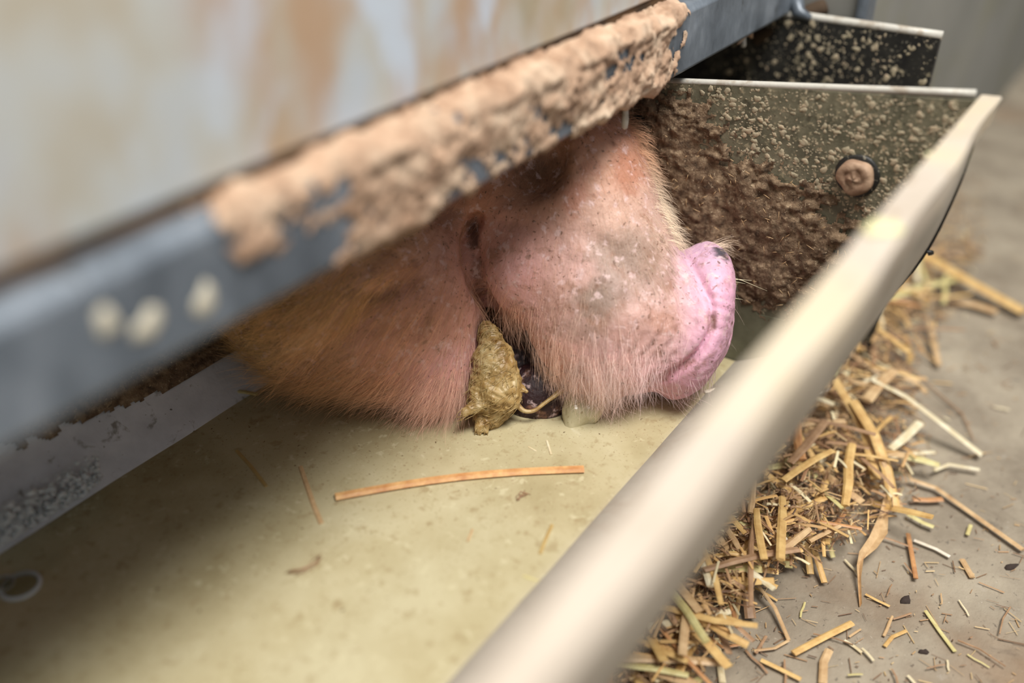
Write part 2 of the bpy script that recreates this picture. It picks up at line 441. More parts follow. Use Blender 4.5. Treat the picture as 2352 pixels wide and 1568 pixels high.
def bolt(y, z, r, par, x=XE, mud=True):
    t1 = np.array([0, 1., 0]); t2 = np.array([0, 0, 1.]); nn = np.array([-1., 0, 0]); c = np.array([x, y, z])
    def lathe(name, prof, mat, hexa=0, wob=0, parent=par):
        V = []; K = 36
        for (rr, h) in prof:
            for j in range(K):
                a = 2 * math.pi * j / K; q = rr
                if hexa: q = rr * .93 / math.cos(((a + math.pi / 6) % (math.pi / 3)) - math.pi / 6) * 1.0
                q *= 1 + wob * (math.sin(3 * a + 1) * .5 + math.sin(5 * a + rr * 900) * .5 + .6 * math.sin(2 * a + .5))
                V.append(c + nn * (h + wob * .008 * math.sin(4 * a + rr * 700)) + q * (math.cos(a) * t1 + math.sin(a) * t2))
        F_ = [(i * K + j, i * K + (j + 1) % K, (i + 1) * K + (j + 1) % K, (i + 1) * K + j) for i in range(len(prof) - 1) for j in range(K)]
        F_.append(tuple((len(prof) - 1) * K + j for j in range(K)))
        return mesh(name, V, F_, mat, parent)
    w_ = lathe('bolt_washer', [(r * 1.25, 0), (r * 1.25, .0012), (r * 1.18, .0018), (r * .8, .0018)], MT['black_plate'], wob=.03)
    lathe('bolt_head', [(r, .0015), (r * 1.0, .006), (r * .9, .0075), (r * .55, .008), (r * .5, .0076), (r * .2, .0092), (.0001, .0095)] if mud else [(r, .0015), (r, .006), (r * .9, .007), (.0001, .0072)], MT['bolt'] if mud else MT['mud'], hexa=0 if mud else 1, wob=.07 if mud else 0)
b1 = atx(1970, 402, XE); bolt(b1[1], b1[2], .0100, EP)
b2 = atx(1474, 300, XE); bolt(b2[1], b2[2], .0085, EP, mud=False, x=XE - .0005)
# feet under the trough
for x in (-.3, .35): box('foot', (x, .22, 0), (x + .05, .40, .066), MT['galv'], T, .003)
# mud along the back wall, above the wet strip
nu, nv = 520, 90
gx, gs = np.meshgrid(np.linspace(-.2, .545, nu), np.linspace(0, 1, nv), indexing='ij')
bp = PF[PF[:, 0] > .44]; yy = .452 + gs * .08; zz = np.interp(yy, PF[:, 0][20:], PF[:, 1][20:])
P3 = np.c_[gx.ravel(), yy.ravel(), zz.ravel()]
nz_ = fbm(P3, 40, 4, 5); fz = fbm(P3, 200, 3, 6)
wetlim = .470 - .030 * np.clip((P3[:, 0] - .20) / .16, 0, 1)
th = np.clip((P3[:, 1] - wetlim + .012 * nz_ + .003 * fz) / .012, -1, 1)
thick = th * .004 + np.clip(th, 0, 1) * (.004 * nz_ + .002 * fz + .003)
v = P3 + np.maximum(thick, 0)[:, None] * np.clip((.33 - P3[:, 0]) / .06, .25, 1)[:, None] * np.array([0, -.6, .8]); f = grid_faces(nu, nv, thick > .0003); v, f = compact(v, f)
tag(mesh('mud_ledge', v, f, MT['mud'], T), kind='stuff')

# ------------------------------------------------------------------ liquid feed
nx, ny = 220, 90
gx, gy = np.meshgrid(np.linspace(-.45, XE - .0015, nx), np.linspace(.1862, .434, ny), indexing='ij')
P3 = np.c_[gx.ravel(), gy.ravel(), 0 * gx.ravel()]
z = .0905 + .0005 * fbm(P3, 14, 3, 8)
tag(mesh('liquid_feed', np.c_[P3[:, :2], z], grid_faces(nx, ny), MT['slurry']), 'milky beige-brown liquid feed filling the trough around the pig snout', 'liquid feed', kind='stuff')

# ------------------------------------------------------------------ pen panel
PN = empty('pen_panel', (.2, .25, .277))
tag(PN, 'stained pale pen panel on a mud-caked steel rail above the trough', 'panel')
box('board', (-.6, .2525, .3235), (.70, .268, .95), MT['panel'], PN, .001)
box('board_seam', (-.6, .2535, .310), (.70, .266, .330), MT['groove'], PN)  # dark strip behind the board gap, coloured for both dirt and shadow
RL = prism_x('bottom_rail', [(.2435, .2775), (.2420, .2795), (.2420, .3125), (.2445, .3160), (.2480, .3172), (.2560, .3172), (.2560, .3090), (.2700, .3050), (.2700, .2775)], -.6, .735, MT['steel'], PN, .0007)
nu, nv = 460, 64
sx = np.linspace(.185, .548, nu); ss = np.linspace(0, 1, nv)
gx, gs = np.meshgrid(sx, ss, indexing='ij')
arc = np.array([(.262, .2768), (.2435, .2772), (.2418, .2795), (.2418, .3125), (.2445, .3165), (.2535, .3176)])
al = np.r_[0, np.cumsum(np.linalg.norm(np.diff(arc, axis=0), axis=1))]; al /= al[-1]
yy = np.interp(gs, al, arc[:, 0]); zz = np.interp(gs, al, arc[:, 1])
an = np.array([(0, -1), (-.5, -.85), (-1, 0), (-1, 0), (-.6, .8), (0, 1)]); ny_ = np.interp(gs, al, an[:, 0]); nz_ = np.interp(gs, al, an[:, 1])
P3 = np.c_[gx.ravel(), yy.ravel(), zz.ravel()]
big = fbm(P3, 75, 4, 11); fine = fbm(P3, 260, 3, 12); lo = fbm(P3, 24, 2, 13)
env = np.clip((P3[:, 0] - .226) / .035, -1.6, 1) ; env = np.minimum(env, np.clip((.541 - P3[:, 0]) / .012, -1.2, 1))
hgt = (gs.ravel() - .45) * .9
th = .34 * env + .95 * big + .5 * lo + .62 * hgt * np.clip(1.15 - (P3[:, 0] - .2) * 1.6, .55, 1.2) + .3 * fine
thick = np.clip(th, -.2, 1) * .0036 + np.clip(th, 0, 1) * (.0034 * np.abs(fbm(P3, 95, 3, 14)) * 2 + .0010 * fine)
v = P3 + np.maximum(thick, 0)[:, None] * np.c_[0 * ny_.ravel(), ny_.ravel(), nz_.ravel()]
f = grid_faces(nu, nv, thick > .0002); v, f = compact(v, f)
tag(mesh('mud_crust', v, f, MT['railmud'], RL), kind='stuff')
sp = []
for (x, y, r) in [(470, 690, .0052), (340, 745, .0055), (245, 740, .0046)]:
    q = aty(x, y, .242); sp.append(((q[0], .242, q[2]), r, .0012, 1.))
v, f = domes(sp, ((1, 0, 0), (0, 0, 1), (0, -1, 0))); tag(mesh('pale_splash', v, f, material('pale_splash', base=(206, 198, 178), rough=.6), RL), kind='stuff')
v, f = domes([((*aty(612, 510, .242),), .0062, .001, .7)], ((.9, 0, .4), (-.4, 0, .9), (0, -1, 0))); tag(mesh('dark_smear', v, f, MT['black_plate'], RL), kind='stuff')
# drips hanging at the rail's lower edge
for (x, y, l, r, yy) in [(1437, 258, .010, .0022, .252), (1708, 95, .004, .0022, .252)]:
    q = aty(x, y, yy); mesh('drip', *tube([q + [0, 0, .006], q, q - [0, 0, l * .5], q - [0, 0, l * .9], q - [0, 0, l]], [.0012, r * .8, r, r * .8, .0003], 8), MT['edge'], RL)
q = aty(1712, 82, .249); mesh('mud_flap', *tube([q + [-.012, 0, -.003], q + [-.004, 0, .001], q + [.006, 0, .001], q + [.012, 0, -.004]], [.001, .003, .003, .001], 7, .5), MT['railmud'], RL)
# weld bead at the rail end, joining the divider plate
mesh('weld', *tube([(.722, .243, .36), (.722, .243, .30), (.7205, .241, .288), (.717, .236, .279), (.714, .226, .2775)], [.004, .0042, .0056, .0050, .002], 10), MT['steel'], RL)

# ------------------------------------------------------------------ divider plate beyond the end plate
DP = empty('divider_plate', (.72, .25, 0))
tag(DP, 'black speckled metal plate standing behind the muddy trough end', 'plate')
pl = prism_x('plate_sheet', [(.1372, .2765), (.52, .2765), (.52, 0), (.1372, 0), (.1380, .2445)], .715, .720, MT['black_plate'], DP, .0006)
mesh('worn_edge', *tube([(.7175, y, .2772) for y in np.linspace(.137, .52, 20)], .0031, 8), MT['edge'], DP)
sp = []
for _ in range(1000):
    u = .137 + .16 * rng.random() ** .8; w_ = rng.uniform(.19, .274)
    dens = np.exp(-((u - .205) / .05) ** 2) + .15
    if rng.random() > dens: continue
    r = min(.0004 * (1 + rng.pareto(1.7)), .0026)
    sp.append(((.715, u, w_), r, r * .16, rng.uniform(.7, 1.2)))
v, f = domes(sp, ((0, 1, 0), (0, 0, 1), (-1, 0, 0))); tag(mesh('dried_splash', v, f, MT['splash'], DP), kind='stuff')
# round bar beyond
qa = atx(1846, 36, .728); qb = atx(1900, 12, .7335)
pb = mesh('pipe_bar', *tube([qa + (qb - qa) * t for t in (-2.2, -.3, .2, .7, .95, 1.0)], [.0062, .0062, .0062, .0060, .005, .003], 14), MT['darkwood'])
tag(pb, 'short brown rusty bar end poking out beside the rail end at the top', 'bar')

# ------------------------------------------------------------------ pig (one continuous implicit surface)
S0 = .62 / FPX
P0 = EYE + ray(1150, 700) * .62
BK = -RC[:, 2]; UPV = -RC[:, 1]; RT = RC[:, 0]
def loc2w(L): L = np.asarray(L, float); return P0 + S0 * ((L[..., 0:1] - 1150) * RT - (L[..., 1:2] - 700) * UPV + L[..., 2:3] * BK)
def w2loc(P):
    d = (np.asarray(P, float) - P0) / S0; return np.stack([d @ RT + 1150, -(d @ UPV) + 700, d @ BK], -1)
def s_cone(p, a, b, ra, rb):
    a = np.asarray(a, np.float32); b = np.asarray(b, np.float32); ab = b - a
    t = np.clip(((p - a) @ ab) / (ab @ ab), 0, 1); return np.linalg.norm(p - a - t[:, None] * ab, axis=1) - (ra + (rb - ra) * t)
def s_ell(p, c, r, rot=None):
    q = p - np.asarray(c, np.float32)
    if rot is not None: q = q @ np.asarray(rot, np.float32).T
    r = np.asarray(r, np.float32); k0 = np.linalg.norm(q / r, axis=1); k1 = np.linalg.norm(q / (r * r), axis=1); return k0 * (k0 - 1) / (k1 + 1e-9)
def smin(a, b, k):
    h = np.clip(.5 + .5 * (b - a) / k, 0, 1); return b + (a - b) * h - k * h * (1 - h)
def smax(a, b, k): return -smin(-a, -b, k)
nv_ = np.array([.965, .24, -.10]); nv_ /= np.linalg.norm(nv_); tv_ = np.cross([0, 0, 1.], nv_); tv_ /= np.linalg.norm(tv_); wv_ = np.cross(nv_, tv_)
PADR = np.array([nv_, tv_, wv_])
PADC = np.array([1584, 737, 16.])
BODY = [(w2loc(a), w2loc(b), ra / S0, rb / S0) for a, b, ra, rb in [
    ((.20, .68, .38), (.10, 1.25, .40), .160, .175), ((.10, 1.25, .40), (.06, 1.60, .38), .175, .14),
    ((.11, .70, .30), (.10, .70, .12), .06, .034), ((.10, .70, .12), (.10, .69, .02), .034, .03), ((.28, .70, .30), (.29, .70, .12), .06, .034), ((.29, .70, .12), (.29, .69, .02), .034, .03),
    ((.00, 1.45, .34), (-.01, 1.50, .16), .09, .04), ((-.01, 1.50, .16), (-.01, 1.46, .02), .036, .03), ((.17, 1.45, .34), (.18, 1.50, .16), .09, .04), ((.18, 1.50, .16), (.18, 1.46, .02), .036, .03)]]
def snout(p):
    s = s_cone(p, (1325, 400, 22), (1402, 718, 12), 156, 190)
    s = smin(s, s_ell(p, (1205, 610, 20), (118, 128, 130)), 60)
    s = smin(s, s_cone(p, (1398, 722, 14), (1525, 735, 16), 192, 157), 30)
    pad = s_ell(p, PADC, (84, 184, 165), PADR)
    # flatten the pad's front face
    pad = smax(pad, (p - PADC) @ nv_.astype(np.float32) - 70, 30)
    return smin(s, pad, 22)
def pig_sdf(p):
    p = np.asarray(p, np.float32)
    j = s_ell(p, (800, 640, 10), (318, 252, 225))
    j = smin(j, s_cone(p, (765, 690, 20), (985, 838, 15), 208, 118), 50)
    j = smin(j, s_ell(p, (975, 690, 0), (128, 190, 165)), 50)
    fc = s_cone(p, (900, 400, -120), (1318, 470, -2), 225, 150)
    s = snout(p)
    d = smin(j, s, 12)
    d = smin(d, fc, 55)
    d = smax(d, -s_ell(p, (1228, 400, 175), (74, 82, 72)), 24)
    d = smin(d, s_ell(p, (1180, 850, -95), (120, 130, 75)), 6)
    d = smin(d, s_ell(p, (1235, 905, 2), (78, 75, 50)), 6)  # dark mass added to stand for the shadow in the mouth gap
    nb = s_cone(p, (820, 500, -70), BODY[0][0], 205, BODY[0][2])
    for a, b, ra, rb in BODY: nb = smin(nb, s_cone(p, a, b, ra, rb), 120)
    return smin(d, nb, 60)
def axis(lo, f0, f1, hi, h, g=1.16, hmax=46):
    c = list(np.arange(f0, f1, h)); x = f1; s = h
    while x < hi: c.append(x); s = min(s * g, hmax); x += s
    c.append(x); x = f0; s = h; pre = []
    while x > lo: s = min(s * g, hmax); x -= s; pre.append(x)
    return np.array(pre[::-1] + c, np.float32)
HF = 4.6
BB = np.concatenate([np.array([a - ra for a, b, ra, rb in BODY] + [b - rb for a, b, ra, rb in BODY]), np.array([a + ra for a, b, ra, rb in BODY] + [b + rb for a, b, ra, rb in BODY])])
AX = axis(BB[:, 0].min() - 60, 480, 1700, 1720, HF); AY = axis(BB[:, 1].min() - 60, 230, 980, max(BB[:, 1].max() + 60, 1000), HF); AZ = axis(BB[:, 2].min() - 60, -110, 250, 300, HF)

def surface_nets(fn, AX, AY, AZ, blk=6):
    nx, ny, nz = len(AX), len(AY), len(AZ)
    F = np.empty((nx, ny, nz), np.float32)
    # coarse blocks first, exact values only near the surface
    bx, by, bz = [np.unique(np.r_[np.arange(0, n_, blk), n_ - 1]) for n_ in (nx, ny, nz)]
    for i in range(len(bx) - 1):
        for_j = []
        sx = slice(bx[i], bx[i + 1] + 1)
        cx = .5 * (AX[bx[i]] + AX[bx[i + 1]]); hx = .5 * (AX[bx[i + 1]] - AX[bx[i]])
        CY = .5 * (AY[by[:-1]] + AY[by[1:]]); HY = .5 * (AY[by[1:]] - AY[by[:-1]]); CZ = .5 * (AZ[bz[:-1]] + AZ[bz[1:]]); HZ = .5 * (AZ[bz[1:]] - AZ[bz[:-1]])
        g = np.stack(np.meshgrid([cx], CY, CZ, indexing='ij'), -1).reshape(-1, 3)
        d = fn(g).reshape(len(CY), len(CZ)); rad = np.sqrt(hx ** 2 + HY[:, None] ** 2 + HZ[None, :] ** 2)
        near = np.abs(d) < rad * 1.5 + 40
        Y_, Z_ = np.meshgrid(np.arange(len(CY)), np.arange(len(CZ)), indexing='ij')
        for j, k_ in zip(Y_[~near], Z_[~near]): F[sx, by[j]:by[j + 1] + 1, bz[k_]:bz[k_ + 1] + 1] = d[j, k_]
        m = np.zeros((ny, nz), bool)
        for j, k_ in zip(Y_[near], Z_[near]): m[by[j]:by[j + 1] + 1, bz[k_]:bz[k_ + 1] + 1] = True
        iy, iz = np.nonzero(m)
        if len(iy) == 0: continue
        for ii in range(bx[i], bx[i + 1] + 1):
            F[ii, iy, iz] = fn(np.c_[np.full(len(iy), AX[ii]), AY[iy], AZ[iz]].astype(np.float32))
    neg = F < 0
    mixed = np.zeros((nx - 1, ny - 1, nz - 1), np.int8)
    for a in (0, 1):
        for b in (0, 1):
            for c in (0, 1): mixed += neg[a:nx - 1 + a, b:ny - 1 + b, c:nz - 1 + c]
    act = (mixed > 0) & (mixed < 8); ci = np.argwhere(act); ids = -np.ones(act.shape, np.int64); ids[act] = np.arange(len(ci))
    acc = np.zeros((len(ci), 3)); cnt = np.zeros(len(ci))
    ax3 = [AX, AY, AZ]
    for dim in range(3):
        o1, o2 = [d for d in range(3) if d != dim]
        for a in (0, 1):
            for b in (0, 1):
                q0 = ci.copy(); q0[:, o1] += a; q0[:, o2] += b; q1 = q0.copy(); q1[:, dim] += 1
                f0 = F[q0[:, 0], q0[:, 1], q0[:, 2]]; f1 = F[q1[:, 0], q1[:, 1], q1[:, 2]]; m = (f0 < 0) != (f1 < 0)
                t = np.where(m, f0 / np.where(m, f0 - f1, 1), 0)
                P = np.stack([ax3[d][q0[:, d]] for d in range(3)], -1).astype(float)
                P[:, dim] += t * (ax3[dim][q1[:, dim]] - ax3[dim][q0[:, dim]])
                acc[m] += P[m]; cnt[m] += 1
    V = acc / cnt[:, None]; quads = []
    for dim in range(3):
        o1, o2 = [(1, 2), (2, 0), (0, 1)][dim]
        sl0 = [slice(None)] * 3; sl1 = [slice(None)] * 3; sl0[dim] = slice(0, -1); sl1[dim] = slice(1, None)
        ch = neg[tuple(sl0)] != neg[tuple(sl1)]; e = np.argwhere(ch)
        e = e[(e[:, o1] > 0) & (e[:, o2] > 0) & (e[:, o1] < F.shape[o1] - 1) & (e[:, o2] < F.shape[o2] - 1)]
        inside = neg[e[:, 0], e[:, 1], e[:, 2]]
        def cell(d1, d2):
            q = e.copy(); q[:, o1] -= d1; q[:, o2] -= d2; return ids[q[:, 0], q[:, 1], q[:, 2]]
        q = np.stack([cell(1, 1), cell(0, 1), cell(0, 0), cell(1, 0)], -1); q[~inside] = q[~inside][:, ::-1]; quads.append(q)
    return V, np.concatenate(quads)

def vnormals(V, Fq):
    n_ = np.cross(V[Fq[:, 2]] - V[Fq[:, 0]], V[Fq[:, 3]] - V[Fq[:, 1]]); out = np.zeros_like(V)
    for k_ in range(4): np.add.at(out, Fq[:, k_], n_)
    return out / (np.linalg.norm(out, axis=1)[:, None] + 1e-12)
def laplace(V, Fq, it, lam=.5):
    for _ in range(it):
        s = np.zeros_like(V); c = np.zeros(len(V))
        for k_ in range(4):
            a, b = Fq[:, k_], Fq[:, (k_ + 1) % 4]; np.add.at(s, a, V[b]); np.add.at(s, b, V[a]); np.add.at(c, a, 1); np.add.at(c, b, 1)
        V = V + lam * (s / c[:, None] - V)
    return V
def dpoly(P, line):
    """2-D distance to polyline, signed side, parameter"""
    line = np.asarray(line, float); d = np.full(len(P), 1e9)
    for a, b in zip(line[:-1], line[1:]):
        ab = b - a; t = np.clip(((P - a) @ ab) / (ab @ ab), 0, 1); d = np.minimum(d, np.linalg.norm(P - a - t[:, None] * ab, axis=1))
    return d
VL, FQ = surface_nets(pig_sdf, AX, AY, AZ)
VL = laplace(VL, FQ, 2)
NL = vnormals(VL, FQ)
uv = VL[:, :2]; front = np.clip((NL[:, 2] + .15) / .35, 0, 1)
G_pad = [(1556, 560), (1566, 610), (1582, 660), (1600, 705), (1603, 755), (1580, 800), (1545, 838), (1508, 868), (1470, 890), (1430, 903)]
disp = np.zeros(len(VL))
disp -= (10 + 12 * np.clip((uv[:, 1] - 700) / 120, 0, 1)) * np.exp(-(dpoly(uv, G_pad) / 9) ** 2) * front
for sh, am, wd in ((-38, 3.0, 7), (-66, 2.6, 8), (-96, 3.2, 9), (-126, 2, 9), (-156, 1.6, 9)):
    ln = np.array(G_pad[1:-2], float) + [sh * 1.0, sh * .18]; w_ = np.clip((uv[:, 1] - 560) / 120, 0, 1)
    disp -= am * np.exp(-((dpoly(uv, ln) + 5 * fbm(VL, 1 / 38., 2, 21 + sh)) / wd) ** 2) * front * w_
disp -= 34 * np.exp(-(dpoly(uv, [(1098, 515), (1082, 555), (1084, 610), (1100, 660), (1122, 705), (1150, 745)]) / 13) ** 2) * front
disp -= 14 * np.exp(-(dpoly(uv, [(960, 660), (900, 690), (850, 735), (800, 790), (740, 835)]) / 22) ** 2) * front
disp += 9 * np.exp(-(dpoly(uv, [(930, 600), (860, 670), (790, 740), (700, 800)]) / 26) ** 2) * front
disp -= 7 * np.exp(-(dpoly(uv, [(1330, 560), (1400, 600), (1440, 660), (1420, 700)]) / 24) ** 2) * front
disp += 6 * np.exp(-(dpoly(uv, [(1160, 500), (1215, 505), (1280, 470), (1310, 400)]) / 22) ** 2) * front
# soft folds of skin and small bristle-root relief
head = np.clip((uv[:, 0] - 440) / 100, 0, 1)
disp += head * (3.2 * fbm(VL, 1 / 60., 3, 31) + 1.6 * fbm(VL, 1 / 18., 2, 32))
wr = np.exp(-(((uv[:, 0] - 1490) / 120) ** 2 + ((uv[:, 1] - 770) / 130) ** 2))
disp += wr * 2.0 * (1 - np.abs(fbm(VL * [1, .75, 1], 1 / 20., 2, 33)) * 2.5) * front
pd = (VL - PADC) @ nv_; ptv = (VL - PADC) @ tv_
onpad = np.clip((pd + 45) / 25, 0, 1) * (uv[:, 0] > 1560)
disp += onpad * 1.0 * np.sin(ptv / 3.9 + 2.5 * fbm(VL, 1 / 40., 2, 35)) * front * np.clip(1 - np.abs(uv[:, 1] - 710) / 110, 0, 1)
# left spots on the jaw (dirt pits)
disp -= 5 * np.exp(-(np.hypot((uv[:, 0] - 705) / 1.5, uv[:, 1] - 708) / 22) ** 2) * front
VL = VL + NL * disp[:, None]
# two nostrils in the flat of the pad
for s_ in (-1, 1):
    c = PADC + nv_ * 72 + wv_ * s_ * 52 + tv_ * -10
    r = np.linalg.norm((VL - c) @ np.array([tv_, wv_]).T / [1.3, 1], axis=1); VL = VL - nv_ * (46 * np.exp(-(r / 22) ** 2) * (np.clip((pd - 30) / 20, 0, 1)))[:, None]
NL = vnormals(VL, FQ)
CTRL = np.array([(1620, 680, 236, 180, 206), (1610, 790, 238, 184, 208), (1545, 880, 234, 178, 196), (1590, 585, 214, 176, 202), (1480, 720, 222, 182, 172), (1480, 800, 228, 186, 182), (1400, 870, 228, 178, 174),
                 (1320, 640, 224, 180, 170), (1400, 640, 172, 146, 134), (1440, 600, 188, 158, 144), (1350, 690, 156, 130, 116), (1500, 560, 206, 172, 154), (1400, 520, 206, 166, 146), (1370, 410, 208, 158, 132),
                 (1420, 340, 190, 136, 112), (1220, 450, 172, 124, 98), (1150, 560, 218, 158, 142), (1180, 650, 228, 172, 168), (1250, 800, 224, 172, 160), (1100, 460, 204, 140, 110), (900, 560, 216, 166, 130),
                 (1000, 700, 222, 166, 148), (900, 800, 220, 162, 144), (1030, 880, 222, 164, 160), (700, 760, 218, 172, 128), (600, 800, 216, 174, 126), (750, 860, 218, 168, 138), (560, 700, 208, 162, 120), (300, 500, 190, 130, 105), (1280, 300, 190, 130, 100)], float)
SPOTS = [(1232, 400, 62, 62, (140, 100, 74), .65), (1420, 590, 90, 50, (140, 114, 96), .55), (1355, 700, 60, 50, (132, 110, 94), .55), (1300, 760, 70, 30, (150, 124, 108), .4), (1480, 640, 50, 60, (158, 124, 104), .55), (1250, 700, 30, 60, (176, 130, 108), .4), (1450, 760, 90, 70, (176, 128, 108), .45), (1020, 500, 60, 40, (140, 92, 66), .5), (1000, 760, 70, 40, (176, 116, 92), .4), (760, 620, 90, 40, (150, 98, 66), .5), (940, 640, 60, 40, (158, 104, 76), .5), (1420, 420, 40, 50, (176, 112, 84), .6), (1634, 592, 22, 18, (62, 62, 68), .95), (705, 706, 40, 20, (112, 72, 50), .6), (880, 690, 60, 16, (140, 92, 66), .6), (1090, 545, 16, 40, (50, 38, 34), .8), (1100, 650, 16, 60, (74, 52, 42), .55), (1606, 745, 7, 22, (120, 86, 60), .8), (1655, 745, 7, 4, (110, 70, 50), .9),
         (1636, 750, 5, 4, (104, 66, 50), .9), (1345, 420, 30, 20, (160, 96, 70), .5), (1240, 410, 46, 30, (120, 84, 62), .6), (1310, 480, 34, 40, (180, 110, 84), .5), (1500, 740, 40, 30, (196, 146, 126), .5), (1120, 760, 26, 40, (92, 64, 40), .6)]  # skin stains, plus shade painted into the eye hollow and mouth fold
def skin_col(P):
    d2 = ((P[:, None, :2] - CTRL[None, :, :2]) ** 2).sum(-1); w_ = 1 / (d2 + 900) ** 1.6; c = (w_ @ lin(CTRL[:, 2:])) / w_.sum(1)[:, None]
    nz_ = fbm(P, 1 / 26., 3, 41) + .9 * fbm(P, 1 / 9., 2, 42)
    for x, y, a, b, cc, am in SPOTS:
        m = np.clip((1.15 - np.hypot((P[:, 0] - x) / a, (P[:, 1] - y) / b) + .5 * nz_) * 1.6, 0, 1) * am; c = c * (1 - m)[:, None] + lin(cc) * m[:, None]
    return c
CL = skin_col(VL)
gap_dark = s_ell(VL.astype(np.float32), (1180, 850, -95), (120, 130, 75)) < 9
gap_dark &= (snout(VL.astype(np.float32)) > 8) & (VL[:, 0] > 1060)
gap_dark |= (s_ell(VL.astype(np.float32), (1235, 905, 2), (78, 75, 50)) < 6) & (snout(VL.astype(np.float32)) > 5) & (VL[:, 0] > 1120)
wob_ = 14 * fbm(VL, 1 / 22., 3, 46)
gap_dark |= (VL[:, 0] > 1130) & (VL[:, 0] < 1285) & (VL[:, 1] + wob_ > 760) & (NL[:, 0] < -.62) & (VL[:, 2] + wob_ < 70)  # snout skin facing the mouth gap, picked to have shade painted on
gap_dark |= (VL[:, 0] > 1075) & (VL[:, 0] < 1200) & (VL[:, 1] + wob_ > 770) & (NL[:, 0] > .55) & (VL[:, 2] + wob_ < 30)  # jaw skin across the gap, likewise darkened for shade
CL[gap_dark] = lin((46, 22, 24))  # mouth lining colour, also used as painted shade around the gap
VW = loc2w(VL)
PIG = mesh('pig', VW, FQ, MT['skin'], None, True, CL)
tag(PIG, 'pink muddy pig pushing its snout into the trough under the panel', 'pig')

# ---- bristles
FLOW = np.array([(1490, 470, .75, .25), (1440, 380, .8, .1), (1530, 530, .8, .2), (1400, 450, .45, .8), (1380, 550, .2, 1), (1300, 560, 0, 1), (1250, 650, -.1, 1), (1150, 600, -.3, 1), (1130, 700, -.5, .9), (1200, 720, -.3, 1),
                 (1250, 850, -.35, 1), (1310, 780, -.1, 1), (1350, 900, -.15, 1), (1450, 850, .1, 1), (1450, 920, .1, 1), (1530, 900, .35, .9), (1450, 700, .2, 1), (1150, 480, -.5, .8), (1000, 480, -.9, .4), (950, 580, -.95, .35), (1030, 620, -.6, .8),
                 (850, 680, -.7, .7), (760, 780, -.85, .5), (620, 790, -1, .08), (680, 700, -1, .1), (560, 790, -1, .0), (800, 850, -.85, .5), (950, 800, -.6, .75), (1000, 900, -.7, .7), (1060, 850, -.4, .9), (1060, 940, -.6, .7), (900, 890, -.8, .45)])
def hair_set(name, nroot, lens, rads, dens, lift, seed, lab=None, extra=None, droop=.25, colr=None, seg=4):
    r = np.random.default_rng(seed)
    tri = np.concatenate([FQ[:, [0, 1, 2]], FQ[:, [0, 2, 3]]]); A = VL[tri]
    ar = np.linalg.norm(np.cross(A[:, 1] - A[:, 0], A[:, 2] - A[:, 0]), axis=1); cen = A.mean(1)
    nt_ = np.cross(A[:, 1] - A[:, 0], A[:, 2] - A[:, 0]); nt_ /= np.linalg.norm(nt_, axis=1)[:, None] + 1e-9
    pr = ar * dens(cen, nt_); pr /= pr.sum(); ti = r.choice(len(tri), nroot, p=pr)
    b = r.random((nroot, 2)); fl = b.sum(1) > 1; b[fl] = 1 - b[fl]
    root = A[ti, 0] + b[:, :1] * (A[ti, 1] - A[ti, 0]) + b[:, 1:] * (A[ti, 2] - A[ti, 0]); nn = nt_[ti]
    d2 = ((root[:, None, :2] - FLOW[None, :, :2]) ** 2).sum(-1); w_ = 1 / (d2 + 400) ** 1.5; fd = (w_ @ FLOW[:, 2:]) / w_.sum(1)[:, None]
    dr = np.c_[fd, np.zeros(nroot)] + r.normal(0, .16, (nroot, 3)) + .35 * np.c_[fbm(root, 1 / 40., 2, seed + 1.), fbm(root, 1 / 40., 2, seed + 2.), 0 * root[:, 0]]
    dr -= nn * (dr * nn).sum(1)[:, None]; dr /= np.linalg.norm(dr, axis=1)[:, None] + 1e-9
    Ln = lens(root) * r.uniform(.55, 1.25, nroot); lf = lift * r.uniform(.5, 1.6, nroot)
    pts = []; p = root - nn * 1.5; d = dr + nn * lf[:, None] * 1.3; d /= np.linalg.norm(d, axis=1)[:, None]
    bend = r.normal(0, .30, (nroot, 3))
    for s in range(seg + 1):
        pts.append(p); p = p + d * (Ln / seg)[:, None]
        d = d - nn * (lf * .8 / seg)[:, None] + bend / seg + np.array([0, droop / seg, 0]); d /= np.linalg.norm(d, axis=1)[:, None]
    pts = np.stack(pts, 1)                      # n, seg+1, 3
    rr = rads * r.uniform(.7, 1.3, nroot)
    t = np.gradient(pts, axis=1); t /= np.linalg.norm(t, axis=2)[..., None] + 1e-9
    ref = np.where(np.abs(t[..., 2:3]) > .9, np.array([1., 0, 0]), np.array([0, 0, 1.])); u = np.cross(t, ref); u /= np.linalg.norm(u, axis=2)[..., None] + 1e-9; w2 = np.cross(t, u)
    tp = np.linspace(1, .25, seg + 1)[None, :, None]
    V = np.stack([pts + tp * rr[:, None, None] * (math.cos(a) * u + math.sin(a) * w2) for a in (0, 2.094, 4.189)], 2)   # n,seg+1,3,3
    V = V.reshape(-1, 3); base = (np.arange(nroot) * (seg + 1) * 3)[:, None, None, None]
    si = np.arange(seg)[None, :, None]; ki = np.arange(3)[None, None, :]
    q = np.stack([si * 3 + ki, si * 3 + (ki + 1) % 3, (si + 1) * 3 + (ki + 1) % 3, (si + 1) * 3 + ki], -1) + base
    c = colr(root) * r.uniform(.7, 1.3, (nroot, 1)) * (1 + .7 * fbm(root, 1 / 16., 2, seed + 5.))[:, None]
    cc = np.repeat(c, (seg + 1) * 3, 0)
    h = mesh(name, loc2w(V), q.reshape(-1, 4), MT['hair'], PIG, True, cc); h['kind'] = 'stuff'
    return h
